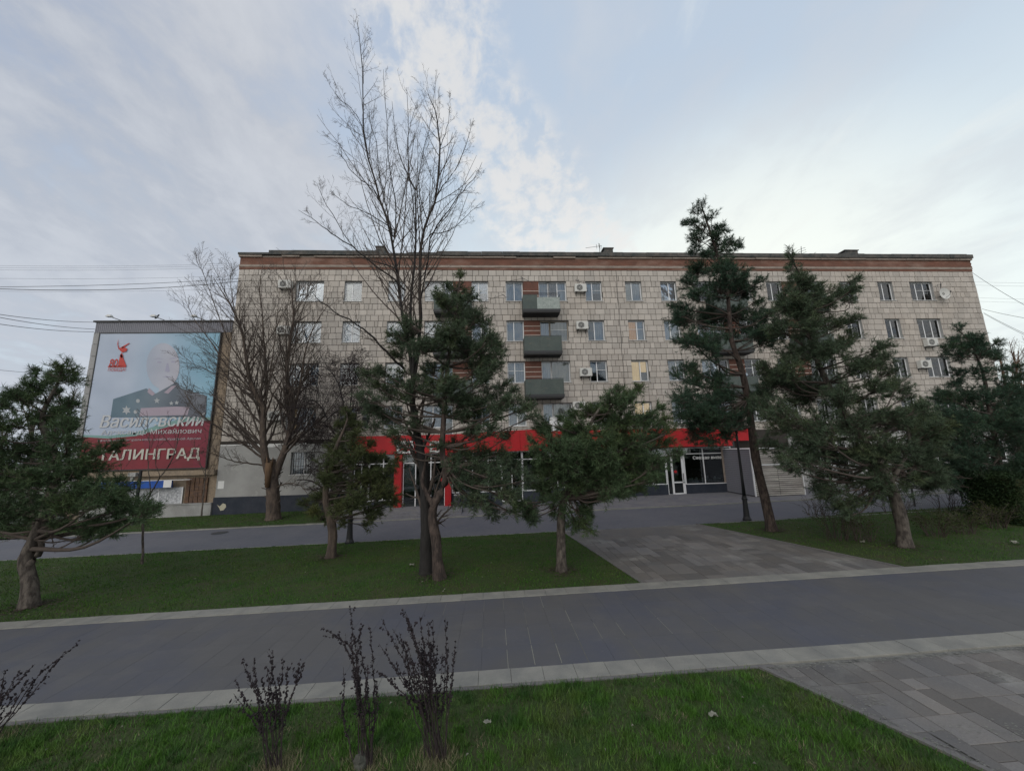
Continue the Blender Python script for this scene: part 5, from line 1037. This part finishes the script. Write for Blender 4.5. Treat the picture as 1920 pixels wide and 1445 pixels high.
for a in ((1570,1012,70,60,'brownish low shrub under the left side of the massive pine',71,26,900),(1620,1015,60,50,'brownish low shrub between the two pine trunks of the right lawn',72,24,700),(1530,965,38,50,'bare spreading shrub at the path edge right of the leaning trunk',73,20,0),(1755,1005,50,50,'greenish shrub just right of the cracked leaning trunk',74,26,1600),(1810,1000,46,44,'greenish shrub between the cracked trunk and the hedge',75,26,1500),
          (1870,990,55,44,'greenish shrub against the dark hedge',76,26,1500),(1780,958,44,60,'thin bare shrub at the back edge of the right lawn, in its middle',77,20,0),(1850,955,50,50,'thin bare shrub at the back edge of the right lawn, before the hedge',78,20,0),(1680,962,40,60,'thin bare shrub at the back of the right lawn behind the cracked trunk',79,20,0)): shrub(*a)
# wire netting fence behind the right lawn
y0 = FP0+1.35; g0 = np.array([16.6, y0, gz(16.6)]); t = thing('mesh_fence', 'thin wire mesh fence along the far side of the right lawn', 'fence', g0); x0, x1 = 16.6, 33; mb = MB()
for i in range(8):
    x = x0+i*(x1-x0)/7; q = MB(); q.box(x-.025-g0[0], x+.025-g0[0], -.025, .025, -.1, gz(x)-g0[2]+1.0); q.build('fence_post', M['dkgrey'], t)
q = []; 
for x in np.arange(x0, x1-.9, .11):
    for sg in (0, 1):
        za, zb = (0.02, .95) if sg else (.95, .02); q.append((np.array([[x, y0, gz(x)+za], [x+.93, y0+.01*sg, gz(x+.93)+zb]]), np.array([.004, .004])))
for z in (.5, .95): q.append((np.array([[x0, y0, gz(x0)+z], [x1, y0, gz(x1)+z]]), np.array([.007, .007])))
tube_obj('wire_mesh', q, 3, M['concrete'], t, g0, False)['kind'] = 'stuff'
# ------------------------------------------------------------ foreground bushes
def bush(label, base, tips, seed, spread=14, thick=.006, fill=10, nb=42, Yo=0):
    g = gr(*base); Y = g[1]; rg = np.random.default_rng(seed); t = thing('bare_bush', label, 'bush', g, 'bare bushes on the nearest lawn'); ln = []; buds = []
    for tp_ in tips:
        tx, ty = tp_[:2]; via = tp_[2:] ; bx = base[0]+rg.uniform(-1, 1)*spread; dy = rg.uniform(-.22, .22)
        pts = [(bx, base[1])]; 
        if via: pts += [via[0]] if isinstance(via[0], tuple) else []
        else: u = .5; pts.append((bx+(tx-bx)*.38+rg.uniform(-5, 5), base[1]+(ty-base[1])*.52))
        pts.append((tx, ty)); P = np.array([at(p[0], p[1], Y+dy*i/(len(pts)-1)) for i, p in enumerate(pts)]); P[0, 2] = g[2]-.02; P = smooth(P, 14); P[2:-1] += rg.normal(0, .006, (11, 3)); ln.append((P, np.linspace(thick, .0018, 14)))
    for i in range(fill):
        l = ln[rg.integers(0, len(ln))]; ln2 = spawn(l, 1, .45, 16, .25, .6, rg, .15, npt=14, minr=.0018, t1=.6, wob=.06); ln += ln2
    sidet = []
    for l in ln: sidet += spawn(l, 5, .15, 32, .2, .5, rg, .35, npt=5, minr=.0014)
    for l in ln+sidet:
        Lp = plen(l[0]); n = int(Lp*nb) 
        for k in range(n):
            u = rg.uniform(.38, 1) if Lp > .35 else rg.uniform(.1, 1); p, d, _ = interp(l[0], min(u, .999)); buds.append((p+rg.normal(0, .006, 3), d))
    tube_obj('stems', ln, 5, M['twigd'], t, g, False)['kind'] = 'stuff'; tube_obj('twigs', sidet, 3, M['twigd'], t, g, False)['kind'] = 'stuff'
    B = np.array([b_[0] for b_ in buds]); n = len(B); s = rg.uniform(.004, .013, (n, 1)); A = rg.normal(size=(n, 3)); A /= np.linalg.norm(A, axis=1, keepdims=True); C = np.cross(A, rg.normal(size=(n, 3))); C /= np.linalg.norm(C, axis=1, keepdims=True); E = np.cross(A, C)
    V = np.stack([B+A*s*1.6, B-A*s*1.6, B+C*s, B-C*s, B+E*s, B-E*s], 1).reshape(-1, 3)-g; F = np.array([(0, 2, 4), (0, 4, 3), (0, 3, 5), (0, 5, 2), (1, 4, 2), (1, 3, 4), (1, 5, 3), (1, 2, 5)]); F = (np.arange(n)[:, None, None]*6+F[None]).reshape(-1, 3)
    link('buds', npmesh('buds', V, F, M['berry']), t)['kind'] = 'stuff'
bush('largest bare bush, dense dark stems fanning up right of centre of the bush row', (814,1428), [(715,1159),(736,1178),(755,1140),(762,1150),(768,1166),(786,1155),(802,1163),(812,1163),(835,1158),(854,1200),(841,1212),(711,1207),(706,1258,(765,1310)),(749,1185),(772,1180),(795,1200),(760,1200),(728,1235),(820,1215),(745,1250)], 81, 22, .008, 16)
bush('tall narrow bare bush with one stem hooked to the left, left of the largest bush', (684,1442), [(656,1134,(668,1290)),(613,1181,(668,1240)),(633,1186,(668,1260)),(695,1177,(702,1300)),(675,1204),(660,1215),(709,1275,(700,1360)),(665,1190),(688,1245),(644,1250,(646,1360)),(664,1258)], 82, 16, .008, 7)
bush('shorter brown bare bush, leftmost of the three standing on the nearest grass', (516,1446), [(454,1237),(476,1233),(512,1218),(506,1226),(533,1239),(442,1275),(492,1275),(438,1299),(540,1250),(500,1250),(571,1242,(545,1310)),(465,1260),(520,1270)], 83, 16, .007, 7)
bush('bare bush cut by the left border with stems arching to the right', (-22,1392), [(147,1207,(70,1270)),(111,1233,(60,1300)),(66,1244),(38,1256),(11,1256),(30,1300),(50,1275,(20,1330)),(-10,1240)], 84, 16, .008, 8)
# ------------------------------------------------------------ lamp posts
def lamp(px, py, label, ptop):
    g = gr(px, py); h = at(px, ptop, g[1])[2]-g[2]; t = thing('lamp_post', label, 'lamp post', g, 'black cast lamp posts')
    b = MB(); b.lathe([(.16, -.05), (.16, .06), (.14, .09), (.115, .16), (.095, .5), (.085, .78), (.11, .80), (.11, .86), (.09, .90), (.085, .96)], 14); b.build('base', M['blk'], t, smooth=False)
    b = MB(); b.lathe([(.07, .955), (.055, 1.6), (.045, h*.6), (.04, h-.5), (.06, h-.48), (.06, h-.44), (.035, h-.42)], 12); b.build('pole', M['blk'], t, smooth=True)
    b = MB(); b.tube([(-.42, 0, h-.62), (-.3, 0, h-.5), (0, 0, h-.46), (.3, 0, h-.5), (.42, 0, h-.62)], .018, 6); b.tube([(-.32, 0, h-.75), (-.15, 0, h-.62), (0, 0, h-.75)], .012, 6); b.tube([(.32, 0, h-.75), (.15, 0, h-.62), (0, 0, h-.75)], .012, 6); b.build('arm', M['blk'], t)
    for sx in (-.42, .42):
        b = MB(); b.lathe([(.05, -.42), (.11, -.12), (.15, 0), (.13, .02), (.03, .12), (.012, .18)], 6, (sx, 0, h-.66)); ln = b.build('lantern', M['blk'], t); b = MB(); b.lathe([(.048, -.4), (.106, -.125), (.108, -.12)], 6, (sx, 0, h-.665)); b.build('lantern_glass', M['film'], ln)
lamp(655, 1018, 'black lamp post rising behind the small leaning pine', 752); lamp(1401, 975, 'black lamp post standing left of the tallest pine trunk', 735)
# black pole with a flood light near the low block
g = gr(250, 985); t = thing('camera_pole', 'slim black pole with a pale flood light, before the poster', 'pole', g); h = at(264, 882, g[1])[2]-g[2]
b = MB(); b.lathe([(.10, 0), (.10, .05), (.075, .08), (.07, h)], 10); b.build('pole', M['blk'], t); b = MB(); b.box(-.5, -.12, -.16, .05, h-.3, h-.1); b.tube([(-.2, 0, h-.15), (0, 0, h-.12)], .02, 5); b.box(-.42, -.28, -.1, .02, h-.52, h-.31); b.build('flood_light', M['concrete'], t)
# air conditioners
def acunit(px, py, label, w_=.80, hh=.54, side=False):
    p = at(px, py, D-.35); g = np.array([p[0]-w_/2, D-.36, p[2]-hh/2]); t = thing('air_conditioner', label, 'air conditioner', g, 'air conditioners on the facade')
    b = MB(); b.box(0, w_, 0, .28, 0, hh); b.build('case', M['ac'], t)
    b = MB(); cx_ = w_*.40; n = 20; R_ = hh*.40
    vs = [(cx_+R_*math.cos(i*2*math.pi/n), -.004, hh/2+R_*math.sin(i*2*math.pi/n)) for i in range(n)]; b.add(vs, [tuple(range(n))]); b.build('fan_opening', M['dkgrey'], t)
    b = MB()
    for k in range(1, 5): rr = R_*k/4.2; b.tube([(cx_+rr*math.cos(i*math.pi/8), -.014, hh/2+rr*math.sin(i*math.pi/8)) for i in range(17)], .006, 4)
    for k in range(6): a = k*math.pi/3; b.tube([(cx_, -.012, hh/2), (cx_+R_*math.cos(a), -.012, hh/2+R_*math.sin(a))], .006, 4)
    b.lathe([(.04, -.02), (.04, .0)], 8, (cx_, -.016, hh/2+.01)); b.build('fan_grille', M['ac'], t)
    b = MB(); b.box(.1, .14, -.01, .35, -.05, -.005); b.box(w_-.14, w_-.1, -.01, .35, -.05, -.005); b.box(.1, .14, .31, .345, -.25, -.051); b.box(w_-.14, w_-.1, .31, .345, -.25, -.051); b.build('bracket', M['dkgrey'], t)
    b = MB(); b.tube([(w_, .15, .12), (w_+.1, .2, .05), (w_+.12, .32, .3), (w_+.05, .34, .6)], .018, 5); b.build('hose', M['dkgrey'], t)
for px, py, l in ((533,532,'air conditioner left of the leftmost top floor window'),(529,618,'air conditioner beside the leftmost fourth floor window'),(513,779,'air conditioner low on the left, behind the forked bare tree'),(1089,539,'top air conditioner right of the balcony column'),(1092,609,'air conditioner right of the middle balcony, fourth floor'),(1099,697,'air conditioner right of the lowest balcony, third floor'),(1086,760,'air conditioner under the balcony column, second floor'),(1749,641,'air conditioner under the right end window of the fourth floor'),(1737,682,'air conditioner overlapping the right end window of the third floor')): acunit(px, py, l)
# dish and aerials
def dish(px, py, r, label):
    p = at(px, py, D-.3); t = thing('satellite_dish', label, 'satellite dish', p); b = MB(); pr_ = [(r*k/5, .16*(k/5)**2*r*1.4) for k in range(6)]; vs = []; n = 20
    for rr, z in pr_[1:]:
        for i in range(n): a = i*2*math.pi/n; vs.append((rr*math.cos(a), -z*1.0, rr*math.sin(a)))
    vs.append((0, 0, 0)); fs = [(i, (i+1) % n, len(vs)-1) for i in range(n)]
    for k in range(4): fs += [(k*n+i, k*n+(i+1) % n, (k+1)*n+(i+1) % n, (k+1)*n+i) for i in range(n)]
    b.add(vs, fs); b.build('reflector', M['ac'], t, smooth=True); b = MB(); b.tube([(0, 0, -r*.9), (0, -.35, -.2), (0, -.42, 0)], .012, 5); b.box(-.03, .03, -.46, -.4, -.03, .05); b.build('feed_arm', M['dkgrey'], t); b = MB(); b.tube([(0, 0, 0), (0, .15, -.1), (0, .28, -.1)], .02, 6); b.build('mount', M['dkgrey'], t)
dish(1769, 551, .42, 'grey satellite dish beside the top right window')
def aerial(px, py0, py1, Y, label, els, boom=None, name='tv_aerial'):
    g = at(px, py0, Y); tp_ = at(px-1, py1, Y); t = thing(name, label, 'aerial', g, 'tv aerials'); b = MB(); b.tube([(0, 0, 0), tp_-g], .022, 5); b.build('mast', M['dkgrey'], t); b = MB()
    for (xa, ya, xb, yb) in els: b.tube([at(xa, ya, Y-.02)-g, at(xb, yb, Y-.02)-g], .013, 4)
    b.build('elements', M['dkgrey'], t)
aerial(1125, 482, 457, D+1.5, 'tv aerial on the roof beside the middle vent', [(1098,465,1128,461),(1118,458,1119,466),(1122,456,1124,466),(1127,460,1127,468)])
aerial(1503, 485, 462, D+1.5, 'tv aerial on the roof above the massive pine', [(1494,470,1510,464),(1496,474,1511,468),(1498,478,1512,472),(1518,480,1530,473)])
aerial(1760, 486, 478, D+.4, 'low bent aerial at the right end of the roof', [(1753,481,1760,478),(1760,478,1766,482)])
aerial(946, 556, 553, D-.4, 'small window aerial left of the top balcony window', [(900,568,945,552),(926,560,930,553),(940,551,950,558)])
aerial(981, 532, 520, D-.3, 'small aerial on a bent mast above the top balcony panel', [(955,527,981,522),(981,522,1000,531),(976,519,984,524)])
aerial(1086, 532, 524, D-.3, 'short aerial above the top air conditioner', [(1078,525,1096,531),(1081,523,1083,528)])
aerial(1764, 541, 533, D-.3, 'small aerial above the satellite dish', [(1753,537,1768,530),(1757,533,1759,539),(1763,530,1765,536)])
# flood lights on the roof of the low block
for px, l in ((205,'left flood light on an arm above the poster'),(288,'middle flood light on an arm above the poster, a bird beside it'),(364,'right flood light on an arm above the poster')):
    base = at(px+25, 602, D-.1); hd = at(px, 593, D-1.2); t = thing('flood_light', l, 'flood light', base, 'flood lights above the poster'); v = hd-base; b = MB(); b.tube([(0, 0, 0), v], .025, 5); b.build('arm', M['concrete'], t); b = MB(); c = v; b.add([(c[0]-.16, c[1]-.1, c[2]-.03), (c[0]+.16, c[1]-.1, c[2]-.03), (c[0]+.16, c[1]+.12, c[2]-.03), (c[0]-.16, c[1]+.12, c[2]-.03), (c[0]-.1, c[1]-.05, c[2]+.09), (c[0]+.1, c[1]-.05, c[2]+.09), (c[0]+.1, c[1]+.08, c[2]+.09), (c[0]-.1, c[1]+.08, c[2]+.09)], [(0, 3, 2, 1), (4, 5, 6, 7), (0, 1, 5, 4), (1, 2, 6, 5), (2, 3, 7, 6), (3, 0, 4, 7)]); b.build('lamp_head', M['ac'], t)
p = at(294, 594, D-1.0); b = MB(); b.lathe([(.01, -.16), (.05, -.1), (.07, 0), (.05, .07), (.035, .1), (.045, .14), (.03, .18), (.008, .2)], 9); me = b.mesh('bird', M['blk'], smooth=True); o = link('bird', me, None, p); o.rotation_euler = (0, .7, 0); tag(o, 'dark bird perched by the middle flood light above the poster', 'bird')
# wires
def wire(pa, pb, sag, label, r=.014, group='overhead wires'):
    A, B = np.array(pa), np.array(pb); P = [A+(B-A)*u-np.array([0, 0, sag*4*u*(1-u)]) for u in np.linspace(0, 1, 14)]; V, F = tubes([(np.array(P), np.full(14, r))], 4); o = link('overhead_wire', npmesh('overhead_wire', V-A, F, M['blk']), None, A); tag(o, label, 'wire', group)
wire(at(452, 527, D-.1), at(-60, 539, 20), .35, 'thick wire from the left corner of the block, lower of the close pair', .018); wire(at(452, 522, D-.1), at(-60, 538, 20.5), .15, 'thick wire from the left corner of the block, upper of the close pair', .014)
wire(at(180, 604, D), at(-60, 580, 17), .15, 'wire to the roof corner of the low block, topmost of three'); wire(at(178, 617, D), at(-60, 583, 17), .15, 'wire to the low block just under its roof corner, middle of three'); wire(at(176, 622, D), at(-60, 598, 17), .15, 'wire to the low block, lowest of three')
wire(at(164, 703, D), at(-60, 687, 20), .1, 'lone thin wire reaching the middle of the left edge of the low block', .009)
for i, (ya, yb) in enumerate(((497,493),(501,496),(505,500),(521,516),(545,540))): wire(at(-60, ya, 48), at(470, yb, 52), .3, ('highest', 'second highest', 'middle', 'second lowest', 'lowest')[i]+' of the faint far wires left of the block', .013, 'faint far wires')
wire(at(1823, 511, D+.1), at(1990, 607, 17), .2, 'wire slanting down from the top right corner of the block', .014); wire(at(1841, 579, D+.1), at(1990, 606, 17), .1, 'wire from the right wall of the block at the fourth floor', .012)
wire(at(1844, 586, D+.1), at(1990, 655, 15), .1, 'upper of the twin wires falling from the right wall', .012); wire(at(1845, 588, D+.1), at(1990, 659, 15), .1, 'lower of the twin wires falling from the right wall', .012)
for i, (ya, yb) in enumerate(((527,531),(533,537),(556,562),(563,568),(640,650))): wire(at(1790, ya, 52), at(1990, yb, 48), .1, ('highest', 'second highest', 'middle', 'second lowest', 'lowest')[i]+' of the faint far wires right of the block', .013, 'faint far wires')
# bins by the red doorway
for px, w_, m_, l in ((857, .30, 'dkgrey', 'slim dark litter bin beside the red pillar'), (872, .62, 'navy', 'wide dark blue box behind the slim bin beside the red pillar')):
    q = at(px, 948, 21.3); t = thing('litter_bin', l, 'bin', (q[0], 21.3 if w_ < .5 else 21.5, .12)); b = MB(); hh = .68 if w_ < .5 else .80; b.box(-w_/2, w_/2, -.14, .14, 0, hh); b.build('body', M[m_], t); b = MB(); b.box(-w_/2-.015, w_/2+.015, -.155, .155, hh+.001, hh+.04); b.build('lid', M['concrete'] if w_ < .5 else M['dkgrey'], t); b = MB(); b.box(-w_/3, w_/3, -.146, -.141, hh*.7, hh*.88); b.build('slot', M['blk'], t)
# green lit cross sign half hidden by pines, pale wall and roofs on the far right
p = at(1768, 816, D-.4); t = thing('pharmacy_cross', 'small glowing green cross sign glimpsed through the pines', 'sign', p); b = MB(); b.box(-.3, .3, -.06, .06, -.3, .3); b.build('sign_box', M['dkgrey'], t); b = MB(); b.box(-.2, .2, -.075, -.062, -.06, .06); b.box(-.06, .06, -.075, -.062, .061, .2); b.box(-.06, .06, -.075, -.062, -.2, -.061); b.build('green_cross', emat('green_neon', (.05, 1, .2), 1.2), t)
# lettering in the shop window
BY = YR-.03
def wtext(s, px0, py0, px1, py1, m, nm='window_lettering'):
    o = text(s, px0, py0, px1, py1, m, 0, nm, parent=None); o.parent = bld; V = np.zeros(len(o.data.vertices)*3); o.data.vertices.foreach_get('co', V); V = V.reshape(-1, 3)+QO; V[:, 1] = YR+.012; V -= BO; o.data.vertices.foreach_set('co', V.ravel()); o.data.update(); return o
wtext('Свежая выпечка', 1300, 853, 1367, 861, M['white'])
# a low building and wall beyond the right end
g = at(1895, 905, 44); t = thing('pale_house', 'pale low house with a brown roof beyond the right end of the block', 'house', (g[0], 44, gz(g[0]))); b = MB(); b.box(-5, 14, 0, 8, -1, 2.9); b.build('wall', M['concrete'], t); b = MB(); b.prism([(-5.4, -.4), (14.4, -.4), (14.4, 8.4), (-5.4, 8.4)], 2.901, 3.0); b.add([(-5.4, -.4, 3.001), (14.4, -.4, 3.001), (14.4, 8.4, 3.001), (-5.4, 8.4, 3.001), (-5.4, 4, 4.6), (14.4, 4, 4.6)], [(0, 1, 5, 4), (2, 3, 4, 5), (0, 4, 3), (1, 2, 5)]); b.build('roof', M['panel'], t)
for i in range(5): b = MB(); b.box(-3.6+i*3, -2.4+i*3, -.04, .0, 1.0, 2.2); w_ = b.build('window', M['upvc'], t); b = MB(); b.box(-3.5+i*3, -2.5+i*3, -.05, -.041, 1.1, 2.1); b.build('pane', M['shopglass'], w_)
g = at(60, 905, 52); t = thing('grey_shed', 'long grey low building glimpsed through the left edge pine', 'building', (g[0], 52, gz(g[0]))); b = MB(); b.box(-14, 12, 0, 9, -1, 3.4); b.build('wall', M['concrete'], t); b = MB(); b.box(-14.3, 12.3, -.3, 9.3, 3.401, 3.7); b.build('roof', M['slate'], t)
for i in range(7): b = MB(); b.box(-12+i*3.4, -10.4+i*3.4, -.05, .0, 1.1, 2.5); b.build('window', M['navy'], t)
# drain cover on the far path
g = gr(412, 998); b = MB(); b.lathe([(.32, 0), (.32, .01), (.25, .014), (.01, .014)], 16); me = b.mesh('drain_cover', M['dkgrey']); o = link('drain_cover', me, None, (g[0], g[1], gz(g[0])-.012)); tag(o, 'dark round drain cover in the far path before the low block', 'drain cover')
print('tris', sum(sum(max(len(p.vertices)-2, 0) for p in me.polygons) for me in bpy.data.meshes))
print('objects', len(bpy.data.objects), 'tris', sum(len(o.data.polygons)*2 for o in bpy.data.objects if o.type == 'MESH'))
